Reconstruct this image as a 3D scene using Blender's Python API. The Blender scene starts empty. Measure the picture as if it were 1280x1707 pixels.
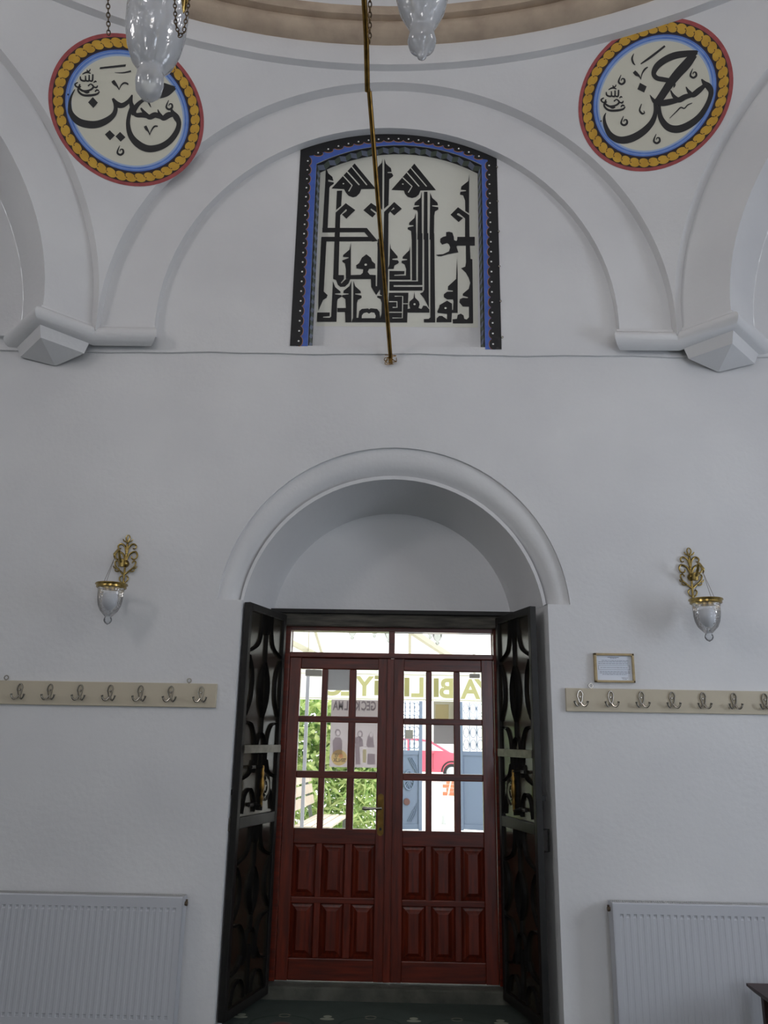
import bpy, bmesh, math, random
import numpy as np
from mathutils import Vector, Matrix
from mathutils.geometry import tessellate_polygon
random.seed(7)
SC = bpy.context.scene
COL = SC.collection
PI = math.pi

# ------------------------------------------------------------------ camera
F_PX, PITCH, YAW, ROLL, CAMZ = 1327.0, math.radians(15.825), math.radians(1.09), math.radians(1.016), 1.5
CAM = np.array([0.0, 0.0, CAMZ])
_f = np.array([-math.sin(YAW)*math.cos(PITCH), math.cos(YAW)*math.cos(PITCH), math.sin(PITCH)])
_r0 = np.array([math.cos(YAW), math.sin(YAW), 0.0])
_u0 = np.cross(_r0, _f)
_r = _r0*math.cos(ROLL) + _u0*math.sin(ROLL)
_u = _u0*math.cos(ROLL) - _r0*math.sin(ROLL)
cam = bpy.data.cameras.new('camera')
cam.sensor_fit = 'VERTICAL'; cam.sensor_height = 36.0
cam.lens = F_PX*36.0/1707.0
cam.clip_start = 0.05; cam.clip_end = 300
cam_o = bpy.data.objects.new('camera', cam); COL.objects.link(cam_o)
M = Matrix.Identity(4)
for i in range(3):
    M[i][0] = _r[i]; M[i][1] = _u[i]; M[i][2] = -_f[i]; M[i][3] = CAM[i]
cam_o.matrix_world = M
SC.camera = cam_o

# ------------------------------------------------------------------ world, lights, exposure
SC.view_settings.view_transform = 'Standard'
SC.view_settings.look = 'None'
SC.view_settings.exposure = 0.0
SC.view_settings.gamma = 1.0
SC.view_settings.use_curve_mapping = False
w = bpy.data.worlds.new('sky'); SC.world = w; w.use_nodes = True
bg = w.node_tree.nodes['Background']
bg.inputs['Color'].default_value = (0.93, 0.97, 1.0, 1); bg.inputs['Strength'].default_value = 3.0
def light(name, kind, loc, rot, power, color, sx=1, sy=1):
    l = bpy.data.lights.new(name, kind); l.energy = power; l.color = color
    if kind == 'AREA':
        l.shape = 'RECTANGLE'; l.size = sx; l.size_y = sy
    o = bpy.data.objects.new(name, l); o.location = loc; o.rotation_euler = rot; COL.objects.link(o)
    return o
sun = light('sun', 'SUN', (0, 20, 20), Vector((0.25, -0.5, -0.85)).to_track_quat('-Z', 'Y').to_euler(), 3.0, (1, 0.96, 0.88))
sun.data.angle = math.radians(3)
# daylight entering by the windows of the side walls and the wall behind the camera
H2 = PI/2
WIN_POWER = 1.0
WINS = []      # (face, u centre, z0, z1, width, power, colour) ; face 0 left, 1 right, 2 back
WARM, COOL = (1.0, 0.945, 0.94), (0.76, 0.84, 1.0)
WINS += [(0, 0.0, 4.35, 5.45, 1.1, 66, WARM), (1, 0.0, 4.35, 5.45, 1.1, 34, WARM), (2, 0.0, 4.5, 5.5, 1.1, 50, WARM)]
WINS += [(1, -2.5, 1.0, 2.9, 1.0, 44, COOL), (1, -0.2, 1.0, 2.9, 1.0, 0, COOL), (0, 0.2, 1.0, 2.9, 1.0, 0, COOL), (0, -2.4, 1.0, 2.9, 1.0, 0, COOL)]
WINS += [(2, -2.6, 1.0, 2.9, 1.0, 50, COOL), (2, 2.6, 1.0, 2.9, 1.0, 0, COOL)]

# ------------------------------------------------------------------ helpers
def ray(x, y):
    return _f + _r*((x-640.0)/F_PX) + _u*((853.5-y)/F_PX)
def at(x, y, D):
    d = ray(x, y); return CAM + d*(D/d[1])
def atz(x, y, z):
    d = ray(x, y); return CAM + d*((z-CAMZ)/d[2])
def s2l(c):
    c = c/255.0
    return c/12.92 if c <= 0.04045 else ((c+0.055)/1.055)**2.4
def rgb(r, g, b): return (s2l(r), s2l(g), s2l(b), 1.0)

class MB:
    def __init__(self): self.v = []; self.f = []
    def add(self, vs, fs):
        n = len(self.v); self.v += [tuple(map(float, p)) for p in vs]; self.f += [tuple(i+n for i in q) for q in fs]; return self
    def box(self, x0, x1, y0, y1, z0, z1):
        return self.add([(x0,y0,z0),(x1,y0,z0),(x1,y1,z0),(x0,y1,z0),(x0,y0,z1),(x1,y0,z1),(x1,y1,z1),(x0,y1,z1)],
            [(0,3,2,1),(4,5,6,7),(0,1,5,4),(1,2,6,5),(2,3,7,6),(3,0,4,7)])
    def poly(self, loops, fn, th):
        """plate: loops of (u,v); fn(u,v,d)->xyz; d=0 front, d=th back"""
        vv = [[Vector((p[0], p[1], 0)) for p in l] for l in loops]
        tris = tessellate_polygon(vv)
        flat = [p for l in loops for p in l]
        n = len(flat)
        vs = [fn(p[0], p[1], 0.0) for p in flat] + ([fn(p[0], p[1], th) for p in flat] if th else [])
        fs = [tuple(t) for t in tris]
        if th:
            fs += [tuple(i+n for i in reversed(t)) for t in tris]
            k = 0
            for l in loops:
                m = len(l)
                for i in range(m):
                    a, b = k+i, k+(i+1) % m
                    fs.append((a, b, b+n, a+n))
                k += m
        return self.add(vs, fs)
    def grid(self, rows, closed=False):
        m = len(rows[0]); n0 = len(self.v)
        for r in rows: self.v += [tuple(map(float, p)) for p in r]
        for i in range(len(rows)-1):
            for j in range(m if closed else m-1):
                k = (j+1) % m
                self.f.append((n0+i*m+j, n0+i*m+k, n0+(i+1)*m+k, n0+(i+1)*m+j))
        return self
    def tube(self, pts, rad, n=8, cap=True, closed=False):
        P = [np.array(p, float) for p in pts]; m = len(P)
        R = rad if hasattr(rad, '__len__') else [rad]*m
        rows = []; up = None
        for i in range(m):
            if closed: t = P[(i+1) % m]-P[i-1]
            else: t = P[min(i+1, m-1)]-P[max(i-1, 0)]
            t = t/(np.linalg.norm(t)+1e-12)
            if up is None:
                a = np.array([0, 0, 1.0]) if abs(t[2]) < 0.9 else np.array([1.0, 0, 0])
                up = np.cross(np.cross(t, a), t)
            up = up - t*np.dot(up, t); up /= (np.linalg.norm(up)+1e-12)
            s = np.cross(t, up)
            rows.append([P[i]+R[i]*(up*math.cos(2*PI*k/n)+s*math.sin(2*PI*k/n)) for k in range(n)])
        if closed: rows.append(rows[0])
        n0 = len(self.v)
        self.grid(rows, True)
        if cap and not closed:
            self.f.append(tuple(n0+k for k in reversed(range(n))))
            e = n0+(m-1)*n
            self.f.append(tuple(e+k for k in range(n)))
        return self
    def lathe(self, prof, c, n=20, ax='z'):
        rows = []
        for r, z in prof:
            row = []
            for k in range(n):
                a = 2*PI*k/n; p = (r*math.cos(a), r*math.sin(a), z)
                if ax == 'y': p = (p[0], p[2], p[1])
                row.append((c[0]+p[0], c[1]+p[1], c[2]+p[2]))
            rows.append(row)
        return self.grid(rows, True)
    def ribbon(self, pts, width, fn, th):
        """flat bar following a 2D path; fn(u,v,d)"""
        L = []; Rr = []; m = len(pts)
        W = width if hasattr(width, '__len__') else [width]*m
        for i in range(m):
            a = pts[max(i-1, 0)]; b = pts[min(i+1, m-1)]
            dx, dy = b[0]-a[0], b[1]-a[1]; l = math.hypot(dx, dy)+1e-9
            nx, ny = -dy/l*W[i]/2, dx/l*W[i]/2
            L.append((pts[i][0]+nx, pts[i][1]+ny)); Rr.append((pts[i][0]-nx, pts[i][1]-ny))
        rows = []
        for l, r in zip(L, Rr):
            rows.append([fn(l[0], l[1], th), fn(l[0], l[1], 0), fn(r[0], r[1], 0), fn(r[0], r[1], th)])
        n0 = len(self.v)
        self.grid(rows, False)
        self.f.append((n0, n0+1, n0+2, n0+3)); e = n0+4*(m-1); self.f.append((e+3, e+2, e+1, e))
        return self
    def build(self, name, mat, parent=None, smooth=False, bevel=0):
        me = bpy.data.meshes.new(name); me.from_pydata(self.v, [], self.f); me.update()
        bm = bmesh.new(); bm.from_mesh(me); bmesh.ops.remove_doubles(bm, verts=bm.verts, dist=1e-6)
        bmesh.ops.recalc_face_normals(bm, faces=bm.faces); bm.to_mesh(me); bm.free()
        o = bpy.data.objects.new(name, me); COL.objects.link(o)
        if mat: me.materials.append(mat)
        if smooth:
            for p in me.polygons: p.use_smooth = True
            if smooth != 'all': me.set_sharp_from_angle(angle=math.radians(38))
        if parent: o.parent = parent
        if bevel:
            b = o.modifiers.new('bevel', 'BEVEL'); b.width = bevel; b.segments = 2; b.limit_method = 'ANGLE'
        return o
def empty(name, loc=(0, 0, 0), rz=0.0):
    o = bpy.data.objects.new(name, None); o.location = loc; o.rotation_euler = (0, 0, rz); COL.objects.link(o)
    o.empty_display_size = 0.1
    return o
def tag(o, label=None, cat=None, group=None, kind=None):
    if label: o['label'] = label
    if cat: o['category'] = cat
    if group: o['group'] = group
    if kind: o['kind'] = kind
    return o
def dup(o, parent):
    c = o.copy(); COL.objects.link(c); c.parent = parent
    for ch in list(o.children): dup(ch, c)
    return c
def cr(pts, n=6):
    """Catmull-Rom through points of any dimension"""
    P = [np.array(p, float) for p in pts]; out = []
    for i in range(len(P)-1):
        p0, p1, p2, p3 = P[max(i-1, 0)], P[i], P[i+1], P[min(i+2, len(P)-1)]
        for k in range(n):
            t = k/n
            out.append(0.5*((2*p1)+(-p0+p2)*t+(2*p0-5*p1+4*p2-p3)*t*t+(-p0+3*p1-3*p2+p3)*t**3))
    out.append(P[-1]); return out
def arc(cx, cy, r, a0, a1, n):
    return [(cx+r*math.cos(math.radians(a0+(a1-a0)*i/n)), cy+r*math.sin(math.radians(a0+(a1-a0)*i/n))) for i in range(n+1)]
def torus(mb, c, R, r, ax=(0, 0, 1), n=14, m=6, sx=1.0):
    ax = np.array(ax, float); ax /= np.linalg.norm(ax)
    a = np.cross(ax, [0, 0, 1.0]) if abs(ax[2]) < 0.9 else np.array([1.0, 0, 0])
    a /= np.linalg.norm(a); b = np.cross(ax, a)
    mb.tube([np.array(c)+R*(a*math.cos(2*PI*k/n)+b*sx*math.sin(2*PI*k/n)) for k in range(n)], r, m, closed=True)
def chain(mb, pts, link=0.02, r=0.0022):
    P = [np.array(p, float) for p in pts]
    d = [0]
    for a, b in zip(P, P[1:]): d.append(d[-1]+np.linalg.norm(b-a))
    step = link*0.78; n = max(1, int(d[-1]/step))
    for k in range(n):
        s = (k+0.5)*d[-1]/n; i = max(j for j in range(len(d)-1) if d[j] <= s)
        t = (P[i+1]-P[i])/np.linalg.norm(P[i+1]-P[i]); c = P[i]+t*(s-d[i])
        e = np.cross(t, [1.0, 0.3, 0.1]); e /= np.linalg.norm(e); g = np.cross(t, e)
        if k % 2: e, g = g, e
        q = [c+t*math.cos(2*PI*j/10)*link/2+e*math.sin(2*PI*j/10)*link*0.3 for j in range(10)]
        mb.tube(q, r, 5, closed=True)

# ------------------------------------------------------------------ materials
MATS = {}
def paper_mat(name, col, transl=0.5):
    m = bpy.data.materials.new(name); m.use_nodes = True; nt = m.node_tree; nt.nodes.clear()
    out = nt.nodes.new('ShaderNodeOutputMaterial'); d = nt.nodes.new('ShaderNodeBsdfDiffuse'); t = nt.nodes.new('ShaderNodeBsdfTranslucent'); x = nt.nodes.new('ShaderNodeMixShader')
    d.inputs['Color'].default_value = col; t.inputs['Color'].default_value = col; x.inputs[0].default_value = transl
    nt.links.new(d.outputs[0], x.inputs[1]); nt.links.new(t.outputs[0], x.inputs[2]); nt.links.new(x.outputs[0], out.inputs[0]); MATS[name] = m; return m
def mat(name, col, rough=0.6, metal=0.0, var=None, scale=8.0, bump=0.0, bscale=60.0, coat=0.0, spec=0.5, stretch=None, detail=4.0):
    if name in MATS: return MATS[name]
    m = bpy.data.materials.new(name); m.use_nodes = True; nt = m.node_tree; b = nt.nodes['Principled BSDF']
    b.inputs['Base Color'].default_value = col; b.inputs['Roughness'].default_value = rough; b.inputs['Metallic'].default_value = metal
    b.inputs['Coat Weight'].default_value = coat; b.inputs['Coat Roughness'].default_value = 0.12
    b.inputs['Specular IOR Level'].default_value = spec
    if var or bump:
        tc = nt.nodes.new('ShaderNodeTexCoord'); src = tc.outputs['Object']
        if stretch:
            mp = nt.nodes.new('ShaderNodeMapping'); mp.inputs['Scale'].default_value = stretch
            nt.links.new(src, mp.inputs['Vector']); src = mp.outputs['Vector']
    if var:
        nz = nt.nodes.new('ShaderNodeTexNoise'); nz.inputs['Scale'].default_value = scale; nz.inputs['Detail'].default_value = detail
        nt.links.new(src, nz.inputs['Vector'])
        rp = nt.nodes.new('ShaderNodeValToRGB'); rp.color_ramp.elements[0].position = 0.3; rp.color_ramp.elements[1].position = 0.7
        rp.color_ramp.elements[0].color = col; rp.color_ramp.elements[1].color = var
        nt.links.new(nz.outputs['Fac'], rp.inputs['Fac']); nt.links.new(rp.outputs['Color'], b.inputs['Base Color'])
    if bump:
        n2 = nt.nodes.new('ShaderNodeTexNoise'); n2.inputs['Scale'].default_value = bscale; n2.inputs['Detail'].default_value = 5
        nt.links.new(src, n2.inputs['Vector'])
        bp = nt.nodes.new('ShaderNodeBump'); bp.inputs['Strength'].default_value = bump; bp.inputs['Distance'].default_value = 0.02
        nt.links.new(n2.outputs['Fac'], bp.inputs['Height']); nt.links.new(bp.outputs['Normal'], b.inputs['Normal'])
    MATS[name] = m; return m
def glass_mat(name, tint=(1, 1, 1, 1), gloss=1.0, frost=0.0, frostcol=(0.8, 0.82, 0.85, 1), bump=0.0, bscale=40.0, rough=0.02):
    m = bpy.data.materials.new(name); m.use_nodes = True; nt = m.node_tree; nt.nodes.clear()
    out = nt.nodes.new('ShaderNodeOutputMaterial'); tr = nt.nodes.new('ShaderNodeBsdfTransparent'); tr.inputs['Color'].default_value = tint
    gl = nt.nodes.new('ShaderNodeBsdfGlossy'); gl.inputs['Roughness'].default_value = rough
    fr = nt.nodes.new('ShaderNodeFresnel'); fr.inputs['IOR'].default_value = 1.5
    mul = nt.nodes.new('ShaderNodeMath'); mul.operation = 'MULTIPLY'; mul.inputs[1].default_value = gloss
    mx = nt.nodes.new('ShaderNodeMixShader')
    nt.links.new(fr.outputs[0], mul.inputs[0]); nt.links.new(mul.outputs[0], mx.inputs[0])
    first = tr.outputs[0]
    if frost:
        df = nt.nodes.new('ShaderNodeBsdfDiffuse'); df.inputs['Color'].default_value = frostcol
        m2 = nt.nodes.new('ShaderNodeMixShader'); m2.inputs[0].default_value = frost
        nt.links.new(tr.outputs[0], m2.inputs[1]); nt.links.new(df.outputs[0], m2.inputs[2]); first = m2.outputs[0]
    nt.links.new(first, mx.inputs[1]); nt.links.new(gl.outputs[0], mx.inputs[2]); nt.links.new(mx.outputs[0], out.inputs[0])
    if bump:
        tc = nt.nodes.new('ShaderNodeTexCoord'); vo = nt.nodes.new('ShaderNodeTexVoronoi'); vo.feature = 'DISTANCE_TO_EDGE'; vo.inputs['Scale'].default_value = bscale
        nt.links.new(tc.outputs['Object'], vo.inputs['Vector'])
        bp = nt.nodes.new('ShaderNodeBump'); bp.inputs['Strength'].default_value = bump; bp.inputs['Distance'].default_value = 0.01
        nt.links.new(vo.outputs['Distance'], bp.inputs['Height'])
        nt.links.new(bp.outputs['Normal'], gl.inputs['Normal']); nt.links.new(bp.outputs['Normal'], fr.inputs['Normal'])
    MATS[name] = m; return m
PLASTER = mat('white_plaster', rgb(226, 226, 226), 0.85, var=rgb(217, 217, 218), scale=1.6, bump=0.10, bscale=35)
STONE = mat('tan_stone', rgb(196, 178, 156), 0.85, var=rgb(168, 150, 132), scale=5, bump=0.25, bscale=25)
BLACKP = mat('black_paint', rgb(26, 26, 28), 0.5)
BLUEP = mat('blue_paint', rgb(66, 96, 176), 0.6, var=rgb(76, 106, 188), scale=20)
ORANGEP = mat('orange_line_paint', rgb(196, 140, 110), 0.6)
WHITEP = mat('white_paint', rgb(238, 238, 234), 0.6)
CREAMP = mat('cream_paint', rgb(222, 222, 210), 0.8, bump=0.05, bscale=30)
BRASS = mat('polished_brass', rgb(186, 162, 98), 0.25, 1.0, var=rgb(128, 108, 62), scale=40)
DULLBRASS = mat('dull_brass', rgb(150, 118, 62), 0.35, 1.0, var=rgb(105, 80, 42), scale=20)
DARKCHAIN = mat('dark_bronze_chain', rgb(90, 76, 58), 0.4, 1.0)
STEEL = mat('nickel_steel', rgb(170, 165, 155), 0.25, 1.0)
IRON = mat('black_iron_paint', rgb(20, 19, 18), 0.5, var=rgb(30, 28, 25), scale=14, bump=0.05, bscale=20, spec=0.35)
IRONSHEET = mat('glossy_dark_sheet', rgb(30, 27, 21), 0.22, var=rgb(46, 41, 32), scale=5, bump=0.03, bscale=8, coat=0.1, spec=0.45)
STRAP = mat('scuffed_grey_strap', rgb(120, 116, 106), 0.4, 0.5, var=rgb(90, 86, 76), scale=20)
WOODR = mat('red_varnished_pine', rgb(118, 40, 18), 0.34, var=rgb(74, 24, 11), scale=6, bump=0.03, bscale=20, coat=0.35, stretch=(9, 9, 0.8))
WOODH = mat('red_varnished_pine_rails', rgb(112, 38, 17), 0.34, var=rgb(70, 23, 11), scale=6, coat=0.35, stretch=(0.8, 9, 9))
OLDWOOD = mat('old_grey_lintel_wood', rgb(92, 88, 78), 0.7, var=rgb(44, 42, 38), scale=5, bump=0.2, bscale=15, stretch=(1, 8, 8))
PANE = glass_mat('clear_pane', (0.97, 0.98, 0.97, 1), 0.8)
# ------------------------------------------------------------------ the shell of the building
XC, YC, AP = -0.105, 0.09, 4.5           # centre of the octagon and its apothem
ZS = 4.1                                  # springing of the pendentives
RS = AP/math.cos(math.radians(22.5))      # radius of the sphere the pendentives lie on
BAND, TYM = AP+0.08, AP+0.148             # arch band and tympanum planes, from the axis
ZR = 6.03                                 # ring at the foot of the drum
O3 = np.array([XC, YC, ZS])
def rotk(k):                              # face k (0 front, 2 left, 4 back, 6 right): local (u, d, z) -> world, d outward from the axis
    a = math.radians(45*k)
    ca, sa = math.cos(a), math.sin(a)
    return lambda u, d, z: (XC+ca*u-sa*d, YC+sa*u+ca*d, z)

floor_m = mat('green_carpet', rgb(40, 58, 50), 0.95, bump=0.4, bscale=300)
def carpet():
    nt = floor_m.node_tree; b = nt.nodes['Principled BSDF']; N = nt.nodes.new; L = nt.links.new
    tc = N('ShaderNodeTexCoord'); sp = N('ShaderNodeSeparateXYZ'); L(tc.outputs['Object'], sp.inputs[0])
    def mth(op, a, bb=None):
        n = N('ShaderNodeMath'); n.operation = op
        for i, q in enumerate((a, bb)):
            if q is None: continue
            if isinstance(q, (int, float)): n.inputs[i].default_value = q
            else: L(q, n.inputs[i])
        return n.outputs[0]
    def spot(ox, oy, px, py, ax, ay):     # repeated ellipse, 1 inside
        fx = mth('SUBTRACT', mth('FRACT', mth('DIVIDE', mth('ADD', sp.outputs[0], 20*px-ox), px)), 0.5)
        fy = mth('SUBTRACT', mth('FRACT', mth('DIVIDE', mth('ADD', sp.outputs[1], 20*py-oy), py)), 0.5)
        d = mth('ADD', mth('POWER', mth('DIVIDE', mth('MULTIPLY', fx, px), ax), 2.0), mth('POWER', mth('DIVIDE', mth('MULTIPLY', fy, py), ay), 2.0))
        return d
    base = rgb(54, 64, 58); cur = None
    nz = N('ShaderNodeTexNoise'); nz.inputs['Scale'].default_value = 9; L(tc.outputs['Object'], nz.inputs['Vector'])
    mx = N('ShaderNodeMix'); mx.data_type = 'RGBA'; L(nz.outputs['Fac'], mx.inputs[0]); mx.inputs[6].default_value = base; mx.inputs[7].default_value = rgb(70, 82, 74); cur = mx.outputs[2]
    def paint(mask, col):
        nonlocal cur
        m2 = N('ShaderNodeMix'); m2.data_type = 'RGBA'; L(mask, m2.inputs[0]); L(cur, m2.inputs[6]); m2.inputs[7].default_value = col; cur = m2.outputs[2]
    px = 0.48
    d = spot(-0.12-px/2, 4.87-0.45, px, 0.9, 0.055, 0.05)
    paint(mth('LESS_THAN', d, 1.5), rgb(92, 86, 78)); paint(mth('LESS_THAN', d, 1.0), rgb(104, 70, 66))
    for oy, q in ((5.03, 0.03), (4.99, 0.05)):
        d = spot(-0.36-px/2, oy-0.45, px, 0.9, q*0.8, 0.02); paint(mth('LESS_THAN', d, 1.0), rgb(150, 154, 136))
    d = spot(-0.12-px/2, 5.03-0.45, px, 0.9, 0.03, 0.025); paint(mth('LESS_THAN', mth('ABSOLUTE', mth('SUBTRACT', d, 1.0)), 0.35), rgb(124, 120, 106))
    d = spot(-0.12-px/2, 4.9-0.45, px, 0.9, 0.17, 0.13); paint(mth('LESS_THAN', mth('ABSOLUTE', mth('SUBTRACT', d, 1.0)), 0.1), rgb(46, 62, 54))
    L(cur, b.inputs['Base Color'])
carpet()
tag(MB().box(XC-TYM-0.3, XC+TYM+0.3, YC-TYM-0.3, 5.335, -0.05, 0).build('floor', floor_m), 'dark green patterned carpet floor', kind='structure')

# door niche measurements
JL, JR, ZSP = -0.938, 0.900, 2.285       # jamb edges and the springing of the door arch
YW, YN = 4.75, 5.35                      # wall face, back of the niche
OC, OR_ = (-0.027, 2.209), 1.064         # outer arch of the moulding
IC, IR = (-0.029, 2.160), 0.9226         # inner lip of the moulding
TC_, TR = (-0.035, 2.199), 0.805         # tympanum arch at the back of the niche
def arch_pts(c, r, zlo, n=40):
    a0 = math.degrees(math.asin(max(-1, min(1, (zlo-c[1])/r))))
    return arc(c[0], c[1], r, 180-a0, a0, n)
outer = arch_pts(OC, OR_, ZSP); inner = arch_pts(IC, IR, ZSP); back = arch_pts(TC_, TR, ZSP)
Z1 = 3.918                               # edge where the upper plaster oversails
FX0, FX1 = XC-TYM, XC+TYM
front = lambda y0: (lambda u, v, d: (u, y0+d, v))
def wob(pts, amp, k):                    # hand-made plaster edges
    return [(p[0], p[1]+amp*math.sin(k*p[0]+1.3)+amp*0.6*math.sin(2.7*k*p[0])) for p in pts]
edge = wob([(FX0+(FX1-FX0)*i/80, Z1+0.02) for i in range(81)], 0.004, 5)
wl = MB().poly([[(FX0, 0), (JL, 0), (JL, ZSP)] + outer + [(JR, ZSP), (JR, 0), (FX1, 0), (FX1, Z1+0.06), (FX0, Z1+0.06)]], front(YW), 0.0)
wall_front = wl.build('wall_front', PLASTER)
tag(wall_front, 'white plastered entrance wall with arched door niche', kind='structure')
# moulding round the arch: a cove that ends in a narrow lip
rows = []
prof = [(0.0, 0.0), (0.0, 0.02)] + [(t, 0.02+0.085*(t/0.87)**3.4) for t in (0.06, 0.2, 0.35, 0.5, 0.6, 0.68, 0.75, 0.81, 0.87)] + [(0.875, 0.066), (1.0, 0.068)]
for t, d in prof:
    rows.append([(o[0]+(i_[0]-o[0])*t, YW+d, o[1]+(i_[1]-o[1])*t) for o, i_ in zip(outer, inner)])
mo = MB().grid(rows)
for s in (0, -1):                         # closed ends at the springing
    o, i_ = outer[s], inner[s]
    mo.add([(o[0], YW, o[1])]+[(o[0]+(i_[0]-o[0])*t, YW+d, o[1]) for t, d in prof]+[(i_[0], YW, i_[1])], [tuple(range(len(prof)+2))])
mo.build('arch_moulding', PLASTER, wall_front, smooth=True)
# reveal of the niche, widening towards the room
f_loop = [(JL, YW, z) for z in (0, ZSP-0.001)] + [(p[0], YW+0.068, p[1]) for p in inner] + [(JR, YW, z) for z in (ZSP-0.001, 0)]
BL, BR = -0.845, 0.772
b_loop = [(BL, YN, z) for z in (0, ZSP-0.001)] + [(p[0], YN, p[1]) for p in back] + [(BR, YN, z) for z in (ZSP-0.001, 0)]
def lerp3(a, b, t): return tuple(a[i]+(b[i]-a[i])*t for i in range(3))
MB().grid([[lerp3(a, b, t) for a, b in zip(f_loop, b_loop)] for t in (0, 0.33, 0.66, 1)]).build('niche_reveal', PLASTER, wall_front, smooth=True)
MB().poly([[(-3, 0), (-0.76, 0), (-0.76, 2.30), (0.685, 2.30), (0.685, 0), (3, 0), (3, 3.5), (-3, 3.5)]], front(YN), 0.35).build('niche_back', PLASTER, wall_front)
MB().poly([[(-6, -0.3), (-0.76, -0.3), (-0.76, 2.30), (0.685, 2.30), (0.685, -0.3), (6, -0.3), (6, 9), (-6, 9)]], front(YN+0.2), 0.15).build('outer_masonry', PLASTER, wall_front)
# upper plaster with the arched recess for the painted panel
YT = YW-0.018
RX0, RX1, RB = -0.611, 0.554, 3.972
RTC, RTR = (-0.03, 5.553-1.124), 1.124
RTC = (-0.03, 5.553-1.124)
def ztop(x): return RTC[1]+math.sqrt(RTR**2-(x-RTC[0])**2)
rec = [(RX0, RB), (RX1, RB)] + [(x, ztop(x)) for x in np.linspace(RX1, RX0, 25)]
ZB = [(p[0], p[1]) for p in edge]
upper_out = [(x, z-0.02) for x, z in ZB] + [(FX1, 4.14), (1.9, 4.14), (1.9, 6.1), (-2.1, 6.1), (-2.1, 4.14), (FX0, 4.14)]
MB().poly([upper_out, rec], front(YT), 0.0175).build('upper_plaster', PLASTER, wall_front)
YP = 4.832
rec_b = [(p[0]+(-0.03-p[0])*0.03, p[1]+(0.008 if p[1] > 4.5 else 0.03)) for p in rec]
rv = MB().grid([[(p[0], YT, p[1]) for p in rec], [(p[0], YP, p[1]) for p in rec_b]], True)
rv.build('recess_reveal', PLASTER, wall_front)
MB().poly([rec_b], front(YP), 0.0).build('recess_back', PLASTER, wall_front)

# other three walls, simple, with window openings
sides = {0: (2, 'wall_left'), 1: (6, 'wall_right'), 2: (4, 'wall_back')}
nwin = 0
for face, (k, nm) in sides.items():
    R_ = rotk(k)
    holes = []
    for (fc, u, z0, z1, wd, pw, colr) in WINS:
        if fc == face: holes.append([(u-wd/2, z0), (u-wd/2, z1), (u+wd/2, z1), (u+wd/2, z0)])
    fn = lambda u, v, d: R_(u, TYM+d, v)
    wo = MB().poly([[(-TYM, 0), (TYM, 0), (TYM, 4.14), (2.0, 4.14), (2.0, 6.1), (-2.0, 6.1), (-2.0, 4.14), (-TYM, 4.14)]]+holes, fn, 0.5).build(nm, PLASTER)
    tag(wo, 'white plastered %s wall with tall windows' % nm.split('_')[1], kind='structure')
    for (fc, u, z0, z1, wd, pw, colr) in WINS:
        if fc != face: continue
        nwin += 1
        e = empty('window_%d' % nwin, R_(u, TYM+0.32, z0), math.radians(45*k)); tag(e, 'white framed window', kind='structure')
        fr = MB(); hh = z1-z0
        for a, b in ((-wd/2, -wd/2+0.06), (wd/2-0.06, wd/2), (-0.025, 0.025)): fr.box(a, b, 0, 0.06, 0, hh)
        for a, b in ((0, 0.06), (hh-0.06, hh), (hh*0.55, hh*0.55+0.05)): fr.box(-wd/2, wd/2, 0.002, 0.058, a, b)
        fr.build('window_frame', WHITEP, e)
        MB().box(-wd/2+0.05, wd/2-0.05, 0.025, 0.03, 0.05, hh-0.05).build('pane', PANE, e)
        p = R_(u, TYM+0.28, (z0+z1)/2); yaw = math.radians(45*k)
        if pw: light('window_daylight', 'AREA', p, (math.radians(-90), 0, yaw), pw*WIN_POWER, colr, wd-0.1, z1-z0-0.1)
# ------------------------------------------------------------------ vault: arch bands, pendentives, squinches, drum, dome
ceiling = tag(empty('ceiling', (XC, YC, ZS)), 'white dome on pendentives and squinches', kind='structure')
def part(mb, name, m=PLASTER, smooth=True):
    o = mb.build(name, m, None, smooth); o.parent = ceiling; o.matrix_parent_inverse = Matrix.Translation((-XC, -YC, -ZS)); return o
HB = math.sqrt(RS**2-AP**2)              # radius of the outer arches
IB = 1.517                                # radius of the inner arches
def band_loops(r_in, z_c, zfoot=4.02, r_out=HB+0.1):
    a_in = arc(0, z_c, r_in, 180, 0, 48); a_out = arc(0, ZS, r_out, 0, 180, 48)
    return [[(-r_in, zfoot)] + a_in + [(r_in, zfoot), (r_out, zfoot)] + a_out + [(-r_out, zfoot)]]
for k in range(8):
    R_ = rotk(k)
    if k % 2 == 0:
        part(MB().poly(band_loops(IB, 4.128), lambda u, v, d: R_(u+(0.007 if k == 0 else 0), BAND+d, v), TYM-BAND+0.02), 'arch_band')
    else:
        part(MB().poly(band_loops(1.55, 4.06), lambda u, v, d: R_(u, BAND+d, v), 0.36), 'squinch_arch')
        # hollow behind the squinch arch, gathering into the corner
        dB = BAND+0.36; rows = []
        corner_d = TYM*math.sqrt(2)
        for j in range(13):
            t = j/12; row = []
            for i in range(33):
                ph = PI*i/32; zz = 4.06+1.55*math.sin(ph) if 0 < i < 32 else 4.0
                P_ = np.array([-1.55*math.cos(ph), dB, zz]); Q_ = np.array([0.0, corner_d, 4.0+0.9*math.sin(ph)])
                bul = 0.25*math.sin(PI*t)*math.sin(ph)
                q = P_+(Q_-P_)*t; row.append(R_(q[0], q[1]+bul*0.3, q[2]+bul))
            rows.append(row)
        part(MB().grid(rows), 'squinch_hollow')
    # narrow step between the pendentives and the arch band
    part(MB().grid([[R_(HB, d, 4.0)]+[R_(HB*math.cos(a), d, ZS+HB*math.sin(a)) for a in np.linspace(0, PI, 121)]+[R_(-HB, d, 4.0)] for d in (AP, BAND)]), 'arch_step')
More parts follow.
